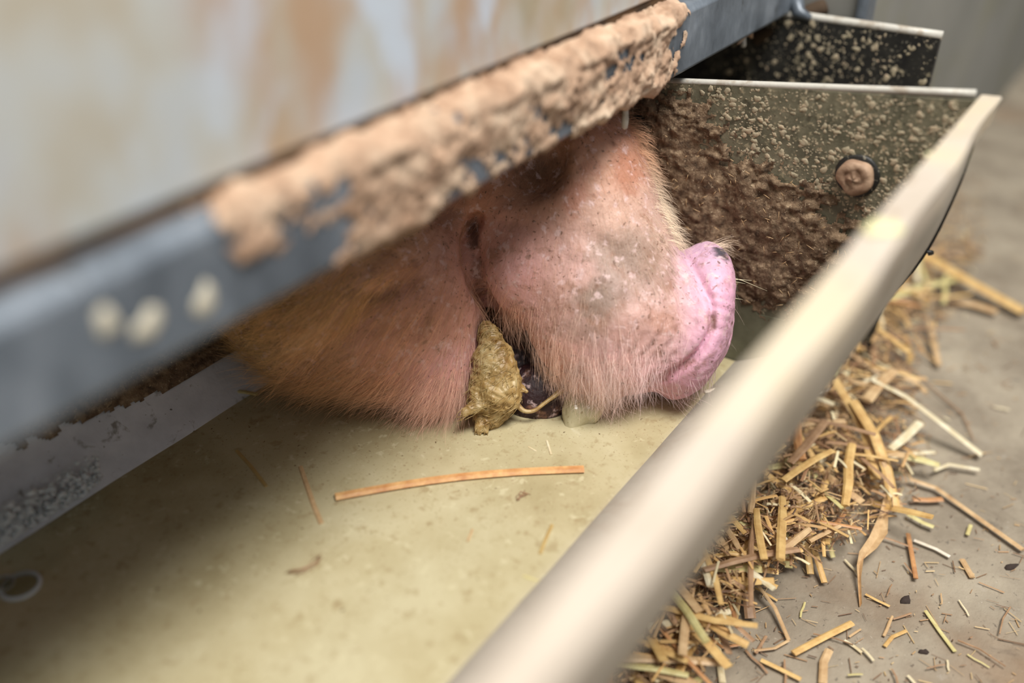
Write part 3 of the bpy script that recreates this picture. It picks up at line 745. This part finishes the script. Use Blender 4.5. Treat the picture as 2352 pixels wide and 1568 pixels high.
HC = np.array([(1500, 500, 236, 216, 190), (1400, 600, 214, 190, 168), (1350, 850, 240, 214, 204), (1500, 850, 244, 216, 214), (1250, 800, 226, 190, 168), (1150, 620, 210, 160, 132), (1380, 400, 214, 156, 116), (1000, 560, 206, 150, 104),
               (850, 650, 222, 180, 124), (650, 780, 222, 178, 118), (900, 800, 222, 172, 136), (1030, 900, 228, 184, 164), (750, 850, 216, 166, 122)], float)
def hcol(P):
    d2 = ((P[:, None, :2] - HC[None, :, :2]) ** 2).sum(-1); w_ = 1 / (d2 + 900) ** 1.5; return (w_ @ lin(HC[:, 2:])) / w_.sum(1)[:, None]
def fade_pad(c): return np.clip((dpoly(c[:, :2], G_pad) * np.where(c[:, 0] < np.interp(c[:, 1], [p[1] for p in G_pad[:5]] + [900], [p[0] for p in G_pad[:5]] + [1440]), 1, 0) - 4) / 50, 0, 1)
def dn_fur(c, nn):
    vis = (c[:, 1] > 230) & (c[:, 0] > 430) & (c[:, 2] > -140); inm = (s_ell(c.astype(np.float32), (1180, 850, -95), (120, 130, 75)) > 6) & (s_ell(c.astype(np.float32), (1235, 905, 2), (78, 75, 50)) > 6)
    d = vis * inm * (.05 + fade_pad(c)) * ~((c[:, 0] > 1075) & (c[:, 0] < 1300) & (c[:, 1] > 760) & (np.abs(nn[:, 0]) > .45) & (c[:, 2] < 80)); d *= np.where(nn[:, 2] > -.2, 1, .25); d *= np.where((c[:, 0] > 1380) & (c[:, 1] > 690) & (c[:, 1] < 870), .35, 1.); return d
hair_set('short_fur', 15000, lambda p: np.where(p[:, 0] < 1080, 66, np.where(p[:, 1] < 560, 30, 40.)), .19, dn_fur, .20, 51, colr=hcol)
def dn_long(c, nn):
    g = lambda x, y, a, b: np.exp(-(((c[:, 0] - x) / a) ** 2 + ((c[:, 1] - y) / b) ** 2))
    return (g(1360, 850, 150, 60) + .8 * g(1450, 910, 120, 25) + g(1030, 890, 70, 60) + .5 * g(850, 860, 170, 50) + .7 * g(800, 700, 200, 70) + .6 * g(1170, 720, 40, 25)) * (nn[:, 2] > -.6) * (fade_pad(c) + .05) * (c[:, 2] > -60) * (s_ell(c.astype(np.float32), (1235, 905, 2), (78, 75, 50)) > 6) * (s_ell(c.astype(np.float32), (1180, 850, -95), (120, 130, 75)) > 6)
hair_set('long_bristles', 7000, lambda p: np.where(p[:, 0] < 1090, 105, 84.), .26, dn_long, .22, 61, colr=lambda P: hcol(P) * 1.3, droop=.5, seg=5)
def dn_edge(c, nn): return ((c[:, 0] > 1380) & (c[:, 1] < 575) & (c[:, 1] > 240) & (nn[:, 2] < .55) & (nn[:, 2] > -.5) & (nn[:, 0] > .2)) * 1.
hair_set('brow_bristles', 1200, lambda p: 50. + 0 * p[:, 0], .34, dn_edge, .75, 71, colr=lambda P: hcol(P) * 1.1, droop=.1)
def dn_chin(c, nn): return ((c[:, 0] > 1330) & (c[:, 0] < 1640) & (nn[:, 1] > .55) & (c[:, 2] > -60)) * 1.
hair_set('chin_bristles', 420, lambda p: 34. + 0 * p[:, 0], .42, dn_chin, .9, 81, colr=lambda P: hcol(P) * .7, droop=.4)
V = []; Fq = []; off = 0
for a, b in (((1640, 632, 60), (1752, 670, 40)), ((1655, 648, 60), (1712, 648, 60)), ((1655, 652, 50), (1700, 654, 50)), ((1650, 690, 60), (1692, 690, 60))):
    a = np.array(a, float); b = np.array(b, float); pts = loc2w(np.stack([a, a + (b - a) * .5 + [0, -3, 0], b])); vv, ff = tube(pts, [.0002, .00018, .00008], 5); V.append(vv); Fq += [tuple(off + q for q in g) for g in ff]; off += len(vv)
wk = mesh('whiskers', np.concatenate(V), Fq, MT['hair'], PIG, True, np.tile(lin((235, 225, 190)), (off, 1))); wk['kind'] = 'stuff'

# ------------------------------------------------------------------ wad of wet feed on the lower lip
CR = np.array([(1128, 765), (1140, 820), (1145, 880), (1140, 930), (1118, 955)], float)
def clump_sdf(p):
    p = np.asarray(p, np.float32)
    d = s_cone(p, (1122, 752, 58), (1140, 840, 80), 15, 43)
    d = smin(d, s_cone(p, (1140, 835, 80), (1142, 900, 75), 44, 52), 14)
    d = smin(d, s_cone(p, (1142, 895, 75), (1125, 945, 60), 52, 36), 14)
    d = smin(d, s_cone(p, (1175, 868, 84), (1207, 893, 92), 13, 5), 8)
    d = smin(d, s_cone(p, (1112, 918, 105), (1070, 942, 118), 15, 6), 8)
    d = smin(d, s_cone(p, (1110, 820, 85), (1098, 905, 95), 14, 18), 16)
    d = smin(d, s_cone(p, (1104, 930, 85), (1106, 985, 85), 9, 7), 8)
    d = smin(d, s_cone(p, (1122, 940, 92), (1120, 984, 88), 8, 4), 8)
    return d
ax_ = [np.arange(a, b, 2.4, dtype=np.float32) for a, b in ((1040, 1230), (735, 1005), (0, 160))]
CV, CQ = surface_nets(clump_sdf, *ax_)
CV = laplace(CV, CQ, 2); CN = vnormals(CV, CQ)
rdg = 1 - np.abs(fbm(np.c_[(CV[:, 0] + CV[:, 1] * .7) * .35, (CV[:, 1] - CV[:, 0] * .5) * 1.25, CV[:, 2] * .6], 1 / 16., 2, 91)) * 2.2
CV = CV + CN * (2.6 * rdg + 8 * fbm(CV, 1 / 26., 2, 92) + 2.2 * fbm(CV, 1 / 7., 2, 93))[:, None]
FC = tag(mesh('feed_clump', loc2w(CV), CQ, MT['feed']), 'wad of wet yellow-brown feed clinging to the pig\'s lower lip', 'feed')
r = np.random.default_rng(17); V = []; Fq = []; off = 0
cand = np.nonzero((CN[:, 2] > .15))[0]
for vi in r.choice(cand, 260):
    p = CV[vi].copy(); d = np.array([-.75, .5, 0]) + r.normal(0, .35, 3); pts = []
    for k_ in range(5):
        pts.append(p.copy()); nn = CN[np.argmin(((CV[cand] - p) ** 2).sum(1)) * 0 + vi] if k_ == 0 else CN[cand[np.argmin(((CV[cand] - p) ** 2).sum(1))]]
        d = d - nn * (d @ nn); d /= np.linalg.norm(d) + 1e-9; p = p + d * r.uniform(5, 11); d = d + np.array([.05, .25, 0]) + r.normal(0, .12, 3)
        q_ = cand[np.argmin(((CV[cand] - p) ** 2).sum(1))]; p[2] = CV[q_][2] + .5
    vv, ff = tube(loc2w(np.array(pts)), np.linspace(.00032, .00014, 5), 4); V.append(vv); Fq += [tuple(off + q_ for q_ in g) for g in ff]; off += len(vv)
tag(mesh('matted_hair', np.concatenate(V), Fq, MT['feed'], FC), kind='stuff')
# slimy strand of feed between the lips
SP = np.array([(1180, 915, 66), (1200, 940, 70), (1225, 940, 72), (1250, 920, 68), (1272, 905, 62), (1290, 890, 50)], float)
tt = np.linspace(0, 5, 24); SPs = np.stack([np.interp(tt, np.arange(6), SP[:, i]) for i in range(3)], -1)
for _ in range(3): SPs[1:-1] = .5 * SPs[1:-1] + .25 * (SPs[:-2] + SPs[2:])
tag(mesh('feed_strand', *tube(loc2w(SPs), .0012 + .0012 * np.abs(np.linspace(-1, 1, 24)) ** 3, 8), MT['feed']), 'slimy strand of feed sagging across the open mouth', 'feed')
def drip_sdf(p):
    p = np.asarray(p, np.float32)
    d = s_ell(p, (1338, 936, 44), (44, 38, 26))
    return smin(d, s_cone(p, (1312, 900, 50), (1308, 990, 46), 9, 18), 22)
ax_ = [np.arange(a, b, 3.0, dtype=np.float32) for a, b in ((1270, 1430), (870, 1020), (-30, 150))]
DV, DQ = surface_nets(drip_sdf, *ax_); DV = laplace(DV, DQ, 2); DN = vnormals(DV, DQ)
DV = DV + DN * (2.5 * fbm(DV * [1, .35, 1], 1 / 9., 2, 95) + 3 * fbm(DV, 1 / 20., 2, 96))[:, None]
tag(mesh('feed_drip', loc2w(DV), DQ, MT['slurry']), 'runny curtain of feed dripping from under the snout into the liquid', 'feed')

# ------------------------------------------------------------------ bubbles, froth, floating straw
def lens_bubble(name, c, r, label, grp=None):
    tv, tf = blob_template(28, 8); v = np.asarray(c) + tv * [r, r, r * .5]
    o = mesh(name, v, [tuple(dict.fromkeys(t)) for t in tf], MT['bubble']); tag(o, label, 'bubble', grp)
    rg = [(c[0] + r * 1.03 * math.cos(a), c[1] + r * 1.03 * math.sin(a), c[2]) for a in np.linspace(0, 6.283, 40)]
    mesh('bubble_ring', *tube(rg, r * .13, 8), MT['froth'], o)
    return o
lens_bubble('bubble', atz(47, 1345, .0907), .0086, 'large round bubble floating on the liquid feed beside the trough wall')
lens_bubble('bubble', atz(6, 1340, .0907), .0050, 'smaller bubble touching the large bubble in the liquid feed')
sp = []; spw = []
for _ in range(900):
    t = rng.random(); x = 230 * t ** 1.3 ; yl = 1255 - .63 * x
    y = yl - rng.exponential(38); p = atz(x + rng.normal(0, 6), y, .09)
    if p[1] > .462: continue
    zz_ = float(np.interp(p[1], PF[25:, 0], PF[25:, 1])) if p[1] > .432 else .0905
    p = atz(x, y, zz_)
    r = .0006 * (1 + rng.pareto(1.8)); r = min(r, .0026); sp.append(((p[0], p[1], zz_), r, r * .8, 1.))
v, f = domes(sp, ((1, 0, 0), (0, 1, 0), (0, 0, 1))); tag(mesh('froth', v, f, MT['froth']), 'line of grey froth and tiny bubbles along the trough wall', 'froth', kind='stuff')

def straw_mesh(pts, w, mat, name='straw', flat=.45, taper=1., k=6, nrm=None):
    pts = np.asarray(pts, float)
    return mesh(name, *tube(pts, np.linspace(w, w * taper, len(pts)), k, flat, nrm), mat, smooth=False)
def floatstraw(pxs, z, wpx, col, label, flat=.6, nm='straw', grp=None):
    pts = [atz(x, y, z) for x, y in pxs]; d = np.linalg.norm(np.array(pts[0]) - EYE)
    return tag(straw_mesh(pts, wpx * .5 * d / FPX, MT['s_' + col], nm, flat), label, 'straw', grp)
L0 = [(770 + 571 * t, 1141 - 64 * t - 14 * math.sin(math.pi * t)) for t in np.linspace(0, 1, 9)]
floatstraw(L0, .0918, 24, 'wet', 'long wet straw stalk floating across the liquid feed')
floatstraw([(543, 1035), (575, 1070), (612, 1118)], .0903, 10, 'sunk', 'faint sunken straw, left of the two half-submerged in the liquid feed')
floatstraw([(690, 1072), (708, 1125), (720, 1160), (738, 1203)], .0903, 12, 'tan', 'sunken tan straw left of the long floating stalk\'s brown end')
floatstraw([(1256, 1012), (1266, 1044)], .0908, 6, 'pale', 'short pale straw bit afloat between long stalk and snout')
floatstraw([(1214, 1026), (1232, 1036)], .0908, 5, 'pale', 'tiny pale chaff sliver afloat left of the short straw bit')
floatstraw([(1085, 1215), (1074, 1243)], .0908, 5, 'tan', 'thin tan chaff sliver afloat below the long floating stalk')
floatstraw([(1202, 1322), (1236, 1334)], .0908, 6, 'green', 'small green stalk bit afloat near the lower trough rim')
floatstraw([(1268, 1205), (1252, 1240), (1240, 1272)], .0908, 8, 'sunk', 'faint dull stalk under the liquid beside the rim')
floatstraw([(1618, 900), (1650, 893)], .0912, 10, 'white', 'white chaff flake floating below the snout beside the rim')
floatstraw([(530, 896), (560, 900), (590, 905)], .0935, 12, 'green', 'yellowish feed flake afloat in shade under the pig\'s jaw', flat=.5)
# wisps of dark hair afloat
for pxs, lab in (([(668, 1312), (700, 1308), (722, 1295), (740, 1275)], 'brown hair wisp floating below the long straw stalk'), ([(1188, 1145), (1200, 1132), (1212, 1132)], 'small dark wisp afloat under the pale end of the stalk')):
    pts = [atz(x, y, .0912) for x, y in pxs]; V = []; Fq = []; off = 0
    for s in range(6):
        pp = np.array(pts) + np.c_[rng.normal(0, .0016, (len(pts), 2)), np.zeros(len(pts))]; vv, ff = tube(pp, .00022, 4); V.append(vv); Fq += [tuple(off + q_ for q_ in g) for g in ff]; off += len(vv)
    tag(mesh('hair_wisp', np.concatenate(V), Fq, MT['s_brown']), lab, 'hair wisp')

# ------------------------------------------------------------------ straw on the floor
def floorstraw(pxs, h, wpx, col, label, flat=.35, taper=1., nm='straw', cat='straw'):
    hs = h if isinstance(h, (list, tuple)) else [h] * len(pxs)
    pts = np.array([atz(x, y, z) for (x, y), z in zip(pxs, hs)])
    d = np.linalg.norm(pts[0] - EYE)
    return tag(straw_mesh(pts, wpx * .5 * d / FPX * .95, MT['s_' + col], nm, flat, taper), label, cat)
HS = [
    ([(1822, 1500), (1890, 1464), (1958, 1430)], .004, 17, 'gold', 'thick golden straw stub alone on bare concrete, split along its length'),
    ([(2126, 1402), (2158, 1448), (2194, 1496)], .002, 9, 'green', 'thin straight yellow straw at far side of the bare concrete'),
    ([(2032, 1484), (2050, 1462), (2082, 1448)], .002, 9, 'gold', 'short curved golden straw between thick stub and thin straight straw'),
    ([(1646, 1466), (1652, 1510), (1660, 1568)], .003, 15, 'pale', 'flat pale straw strip standing upright in the view at heap foot'),
    ([(1890, 1570), (1892, 1520), (1905, 1492)], .003, 19, 'tan', 'folded tan straw blade below the thick golden stub'),
    ([(1940, 1470), (1962, 1484), (1980, 1498)], .002, 8, 'pale', 'small pale straw sliver just off the thick stub\'s end'),
    ([(2210, 1284), (2222, 1305), (2234, 1326)], .002, 13, 'tan', 'short tan straw chip lying alone on concrete'),
    ([(1988, 1364), (2014, 1378), (2044, 1392)], .002, 7, 'gold', 'small thin gold straw beside the twisted leaf tip'),
    ([(1650, 1186), (1710, 1205), (1768, 1228)], [.040, .038, .034], 17, 'green', 'glossy pale green straw across the heap with torn white end'),
    ([(1766, 1222), (1786, 1236), (1808, 1240)], [.036, .036, .034], 22, 'white', 'torn white straw pith at the end of the glossy stalk'),
    ([(1652, 1196), (1740, 1262), (1804, 1296)], [.044, .03, .022], 10, 'gold', 'thin golden straw slanting under the glossy stalk'),
    ([(1655, 1190), (1676, 1250), (1690, 1300), (1696, 1350)], [.036, .032, .024, .016], 30, 'tan', 'wide tan straw blade hanging down the heap front'),
    ([(1654, 1260), (1700, 1268), (1740, 1290), (1758, 1310)], [.03, .032, .03, .024], 13, 'green', 'curved yellow-green straw arching over the wide tan blade'),
    ([(1696, 1300), (1680, 1360), (1672, 1420)], [.022, .014, .004], 16, 'green', 'forked straw end, nearer prong, below the heap front'),
    ([(1690, 1320), (1700, 1360), (1690, 1420)], [.02, .012, .004], 11, 'gold', 'forked straw end, thinner prong, below the heap front'),
    ([(1695, 1300), (1716, 1350), (1724, 1420)], [.022, .014, .004], 26, 'brown', 'split brown straw blade lying beside the forked end'),
    ([(1735, 1335), (1780, 1395), (1812, 1470)], [.008, .006, .003], 9, 'tan', 'long bent tan stem running off the heap foot'),
    ([(1812, 1470), (1780, 1488), (1732, 1494)], .003, 7, 'tan', 'tan stem end turning back from the long bent stem'),
    ([(1712, 1308), (1740, 1322), (1770, 1344)], [.02, .016, .012], 17, 'pale', 'thick pale straw with frayed end low on the heap'),
    ([(1832, 1130), (1850, 1220), (1862, 1318)], [.03, .016, .004], 15, 'gold', 'long straight gold straw leaning off the heap, left of a pair'),
    ([(1846, 1180), (1870, 1260), (1894, 1338)], [.024, .012, .004], 14, 'gold', 'long straight gold straw leaning off the heap, right of a pair'),
    ([(1874, 1160), (1900, 1230), (1914, 1280)], [.026, .012, .004], 11, 'green', 'slim yellow straw crossing just beyond the leaning pair'),
    ([(1944, 1170), (1920, 1205), (1903, 1232)], [.02, .018, .016], 12, 'rust', 'short orange straw crossing the slim yellow straw'),
    ([(1765, 1208), (1830, 1172), (1895, 1142)], [.03, .032, .032], 18, 'gold', 'broad gold straw sloping up across the heap middle'),
    ([(1740, 1070), (1790, 1110), (1830, 1140)], [.045, .04, .034], 17, 'gold', 'broad gold straw lying on heap top next to the rim'),
    ([(1812, 960), (1850, 1020), (1890, 1082)], [.05, .044, .036], 13, 'gold', 'slim gold straw on the heap beside the rim'),
    ([(1916, 870), (1960, 940), (1990, 1000), (2012, 1100)], [.055, .045, .036, .026], 22, 'gold', 'long gold bent straw down the heap crest'),
    ([(1960, 920), (2010, 1000), (2038, 1080), (2056, 1168)], [.05, .042, .03, .016], 24, 'gold', 'longest gold straw running down the heap beside bent straw'),
    ([(2030, 1060), (2052, 1120), (2072, 1170)], [.034, .022, .010], 13, 'tan', 'tan straw beside the lower end of the longest straw'),
    ([(2000, 870), (2080, 910), (2160, 970), (2255, 1044)], [.05, .035, .02, .006], 18, 'pale', 'long pale straw reaching from the heap out over concrete'),
    ([(2090, 1100), (2150, 1120), (2220, 1170), (2350, 1262)], [.006, .005, .004, .004], 13, 'tan', 'long tan stem lying across concrete towards the frame edge'),
    ([(2116, 580), (2230, 648), (2352, 716)], [.02, .014, .008], 30, 'gold', 'thick blurred straw stalk far off beyond the trough corner'),
    ([(2030, 690), (2110, 660), (2200, 640)], [.03, .02, .012], 20, 'green', 'yellow-green blurred straw lying at the trough\'s outer wall'),
    ([(2190, 690), (2240, 700), (2290, 716)], [.006] * 3, 24, 'tan', 'tan blurred straw beside the thick far stalk'),
    ([(2052, 850), (2020, 880), (1990, 920)], [.045, .045, .045], 26, 'tan', 'wide tan straw lying crosswise on the heap crest'),
    ([(2096, 1146), (2130, 1148), (2165, 1146)], .005, 15, 'rust', 'short orange straw chunk at heap\'s outer edge'),
    ([(2145, 1080), (2180, 1066), (2250, 1078)], .006, 10, 'pale', 'pale bent straw near the tip of the long reaching straw'),
    ([(2085, 1180), (2120, 1200), (2145, 1210)], .005, 12, 'green', 'short green straw next to the twisted leaf top'),
    ([(2100, 1240), (2150, 1260), (2182, 1278)], .003, 9, 'white', 'thin white straw right of the twisted leaf'),
    ([(2086, 1225), (2096, 1280), (2104, 1328)], .004, 10, 'rust', 'rust brown straw pointing down beside the twisted leaf'),
    ([(2110, 1262), (2050, 1240), (1990, 1222)], .004, 6, 'brown', 'thin brown stem behind the twisted leaf'),
    ([(2230, 1205), (2222, 1228)], .003, 8, 'green', 'tiny green sprig lying off the long tan stem'),
    ([(1500, 1496), (1560, 1530), (1608, 1568)], .006, 22, 'green', 'broad yellow blade at lower heap corner beside the rim'),
    ([(1450, 1446), (1500, 1440), (1528, 1440)], [.02, .018, .014], 16, 'gold', 'gold straw stub near the rim at the frame bottom, upper of two'),
    ([(1450, 1464), (1500, 1466), (1560, 1468)], [.012, .012, .010], 12, 'pale', 'pale straw stub near the rim at the frame bottom, lower of two'),
    ([(1600, 1352), (1660, 1376), (1700, 1384)], [.012, .01, .008], 12, 'pale', 'pale split straw lying below the orange chips'),
    ([(1700, 1480), (1660, 1486), (1628, 1462)], .004, 8, 'rust', 'rust bent straw over the flat pale strip\'s top'),
    ([(1800, 930), (1850, 905), (1905, 890)], [.05, .048, .046], 14, 'white', 'whitish straw lying near the rim above the slim gold straw'),
    ([(1760, 1460), (1736, 1500)], .003, 7, 'brown', 'tiny brown stem by the tan stem end'),
    ([(1748, 1515), (1790, 1535), (1840, 1560)], .003, 12, 'gold', 'ragged yellow straw shred at frame bottom under the bare patch'),
]
HR = .0
for pxs, h, w_, c, lab in HS:
    floorstraw(pxs, h, w_, c, lab)
# twisted leaf blade
LP = [((2042, 1120), .022, 12), ((2030, 1180), .018, 22), ((2018, 1228), .016, 44), ((1994, 1262), .014, 42), ((1976, 1290), .010, 24), ((1974, 1330), .006, 12), ((1977, 1388), .002, 9)]
V = []; Fq = []
for i, ((x, y), z_, w_) in enumerate(LP):
    c = atz(x, y, z_); d = np.linalg.norm(c - EYE); hw = w_ * .5 * d / FPX
    s = np.array([.75, -.66, 0]) if i < 4 else np.array([.82, -.3, .3])
    for sgn, lift_ in ((-1, .0), (0, -.0018), (1, .0)): V.append(c + s * hw * sgn + [0, 0, lift_])
    for sgn, lift_ in ((1, -.0006), (0, -.0024), (-1, -.0006)): V.append(c + s * hw * sgn + [0, 0, lift_])
for i in range(len(LP) - 1):
    for j in range(6): Fq.append((i * 6 + j, i * 6 + (j + 1) % 6, (i + 1) * 6 + (j + 1) % 6, (i + 1) * 6 + j))
Fq.append(tuple(range(5, -1, -1))); Fq.append(tuple((len(LP) - 1) * 6 + j for j in range(6)))
tag(mesh('straw_leaf', V, Fq, MT['s_tan'], smooth=False), 'wide twisted tan straw leaf bent over the bare concrete', 'straw')

# heap height over the floor
def heap_h(x, y):
    """height of tangled straw against the trough wall"""
    q = np.array([x, y]); 
    s = np.clip((x - .30) / .55, 0, 1)
    edge = .055 + .055 * math.sin(3.0 * s + .3)
    t = np.clip((y - (.135 - edge)) / edge, 0, 1)
    return .004 + .045 * t * np.clip((.95 - x) / .15, 0, 1) * (.25 + .75 * np.clip((x - .33) / .12, 0, 1))
def wall_y(z): return float(np.interp(z, [.0, .06, .0895, .106, .132, .17, .2], [.235, .235, .187, .157, .125, .10, .087]))
SHAPES = []
for i in range(10):
    L_ = 1.; b_ = rng.normal(0, .035, 2)
    pts = [(-.5, 0, 0), (-.17, b_[0] * .6, .01), (.17, b_[1] * .6, .015), (.5, 0, 0)]
    fl = rng.choice([.22, .3, .45])
    v, f = tube(np.array(pts), [.5, .55, .52, .45], 6, fl)
    # unit: length 1 along x; width handled by y/z scale
    v2 = v.copy(); v2[:, 1] = v[:, 1]; SHAPES.append((np.array(pts), fl))
def scatter(n, xr, name, group, label, lenr, wr, cols, heap=True, seed=3, accept=None):
    r = np.random.default_rng(seed); protos = {}
    k = 0; tries = 0
    while k < n and tries < n * 60:
        tries += 1
        px_, py_ = r.uniform(1380, 2352), r.uniform(560, 1568)
        if accept is not None and not accept(px_, py_, r): continue
        p = atz(px_, py_, .012)
        hh = heap_h(p[0], p[1]) if heap else .002
        z_ = .001 + hh * r.uniform(.25, 1.0)
        p = atz(px_, py_, z_)
        if p[1] > wall_y(z_) - .012: continue
        L_ = r.uniform(*lenr); w_ = r.uniform(*wr); c = cols[r.integers(len(cols))]; sh = r.integers(len(SHAPES))
        key = (c, int(sh), int(w_ * 2500), int(L_ * 60))
        if key not in protos:
            pts, fl = SHAPES[sh]; v, f = tube(pts * [L_, L_, L_], [w_ * .95, w_, w_, w_ * .8], 6, fl)
            o = mesh(name, v, f, MT['s_' + c], smooth=False); protos[key] = o
        else:
            o = protos[key].copy(); COL.objects.link(o)
        o.location = p; tilt = r.normal(0, .10) if heap else 0.
        o.rotation_euler = (r.uniform(-.3, .3), tilt if hh > .015 else tilt * .15, r.uniform(0, 6.28))
        tag(o, label, 'straw', group); k += 1
def in_heap(x, y, r):
    # band outside the rim's outer face
    xr_ = np.interp(y, [560, 676, 805, 877, 1033, 1180, 1285, 1441, 1568], [2110, 2030, 1939, 1870, 1751, 1641, 1568, 1458, 1340])
    wd = np.interp(y, [560, 700, 850, 1000, 1150, 1250, 1320, 1400, 1568], [150, 170, 200, 330, 420, 330, 210, 190, 240])
    t = (x - xr_) / wd
    return -.1 < t < 1.05 and r.random() < np.clip(1.35 - t, .0, 1) ** 1.2
def bare(x, y, r):
    xr_ = np.interp(y, [560, 676, 805, 877, 1033, 1180, 1285, 1441, 1568], [2110, 2030, 1939, 1870, 1751, 1641, 1568, 1458, 1340])
    return x > xr_ + 200
scatter(205, None, 'straw', 'tangled straw heap pieces', 'short loose straw tangled in the heap against the trough wall', (.022, .070), (.0014, .0032), ['gold', 'tan', 'gold', 'tan', 'brown', 'gold', 'tan', 'brown', 'pale', 'green', 'rust', 'gold'], True, 3, in_heap)
scatter(36, None, 'straw', 'stray straw bits on the concrete', 'small stray straw bit lying loose on bare concrete', (.005, .020), (.0004, .0010), ['gold', 'tan', 'pale', 'brown', 'green'], False, 5, bare)
# fine chaff
V = []; Fq = []; CC = []; off = 0
r = np.random.default_rng(9); k = 0
pal = [lin(c) for c in ((176, 140, 104), (150, 116, 86), (196, 162, 118), (126, 98, 74), (214, 186, 140), (112, 86, 68))]
while k < 9000:
    x, y = r.uniform(1340, 2352), r.uniform(400, 1568)
    inside = in_heap(x, y, r)
    if not inside and r.random() > .028: continue
    p = atz(x, y, .003); h = heap_h(p[0], p[1]) if inside else .0015
    p = atz(x, y, .0006 + h * r.uniform(0, .9))
    if p[1] > wall_y(p[2]) - .012: continue
    a = r.uniform(0, 6.28); l = min(.0012 + r.exponential(.0042), .02) * (1 if inside else .8); w_ = r.uniform(.00012, .0006) * (1 if inside else .7)
    d = np.array([math.cos(a), math.sin(a), r.normal(0, .15) if inside else 0]) * l * .5; s = np.array([-math.sin(a), math.cos(a), 0]) * w_; u_ = np.array([0, 0, w_ * .6])
    V += [p - d - s, p - d + s, p + d + s, p + d - s, p - d + u_ * 2, p + d + u_ * 2]
    Fq += [(off, off + 3, off + 2, off + 1), (off + 1, off + 2, off + 5, off + 4), (off + 3, off, off + 4, off + 5)]
    CC += [pal[r.integers(6)] * r.uniform(.8, 1.2)] * 6; off += 6; k += 1
tag(mesh('chaff', V, Fq, MT['chaff'], smooth=False, col=np.array(CC)), 'fine brown chaff and dust under the straw along the trough', 'chaff', kind='stuff')
# shorter broken straw that fills the heap, beyond counting
V = []; Fq = []; CC = []; off = 0; k = 0
pal = [lin(c) for c in ((212, 172, 112), (190, 152, 104), (166, 130, 94), (200, 158, 100), (224, 208, 168), (150, 112, 80))]
while k < 1100:
    x, y = r.uniform(1340, 2352), r.uniform(520, 1568)
    if not in_heap(x, y, r): continue
    p = atz(x, y, .003); p = atz(x, y, .001 + heap_h(p[0], p[1]) * r.uniform(0, .95))
    if p[1] > wall_y(p[2]) - .014: continue
    a = r.uniform(0, 6.28); l = r.uniform(.006, .022); d = np.array([math.cos(a), math.sin(a), r.normal(0, .12)]) * l * .5; w_ = r.uniform(.0005, .0014)
    vv, ff = tube([p - d, p + [0, 0, .0006], p + d], [w_, w_, w_ * .9], 5, r.choice([.25, .4])); V.append(vv); Fq += [tuple(off + q_ for q_ in g) for g in ff]; off += len(vv)
    CC += [pal[r.integers(6)] * r.uniform(.8, 1.15)] * len(vv); k += 1
tag(mesh('straw_litter', np.concatenate(V), Fq, MT['chaff'], smooth=False, col=np.array(CC)), 'short broken straw litter filling the heap beside the trough', 'straw litter', kind='stuff')
# dark crumbs, a grain, fine stems
def crumb(x, y, rpx, label, mat='dirt', nm='dirt_crumb', cat='dirt', sq=.6, h=.5):
    c = atz(x, y, .0003); rr = rpx * np.linalg.norm(c - EYE) / FPX; v, f = domes([(c, rr, rr * h, sq)], ((.8, -.6, 0), (.6, .8, 0), (0, 0, 1)))
    tag(mesh(nm, v, f, MT[mat]), label, cat)
crumb(2080, 1378, 15, 'dark angular dirt crumb on bare concrete beyond the twisted leaf')
crumb(2122, 1497, 11, 'small dark dirt crumb near the end of the thin straight straw')
crumb(2322, 1302, 14, 'dark dirt crumb near the frame edge under the long tan stem')
crumb(1576, 1534, 20, 'plump reddish-brown grain husk on the chaff at the bottom', 'grain', 'grain_husk', 'grain', .5, .8)
crumb(1532, 1530, 17, 'dull brown grain husk left of the reddish one', 'grain', 'grain_husk', 'grain', .6, .8)
crumb(2190, 700, 24, 'dark brown blurred clod on floor near the thick far stalk', 'mud', 'dirt_clod', 'dirt', .9, .8)
for pxs, lab in (([(1868, 1455), (1920, 1466), (1960, 1480)], 'hair-thin dark stem lying over the thick golden stub'), ([(2200, 1470), (2250, 1490), (2310, 1530)], 'hair-thin curved stem at the frame\'s lower corner'), ([(2060, 815), (2140, 890), (2210, 950), (2236, 1008)], 'hair-thin dark stem arching outside the long pale straw'), ([(2320, 1395), (2304, 1420), (2296, 1455)], 'hair-thin curled tan stem by the frame edge')):
    floorstraw(pxs, .003, 4, 'brown', lab, .9, .7, 'stem', 'stem')
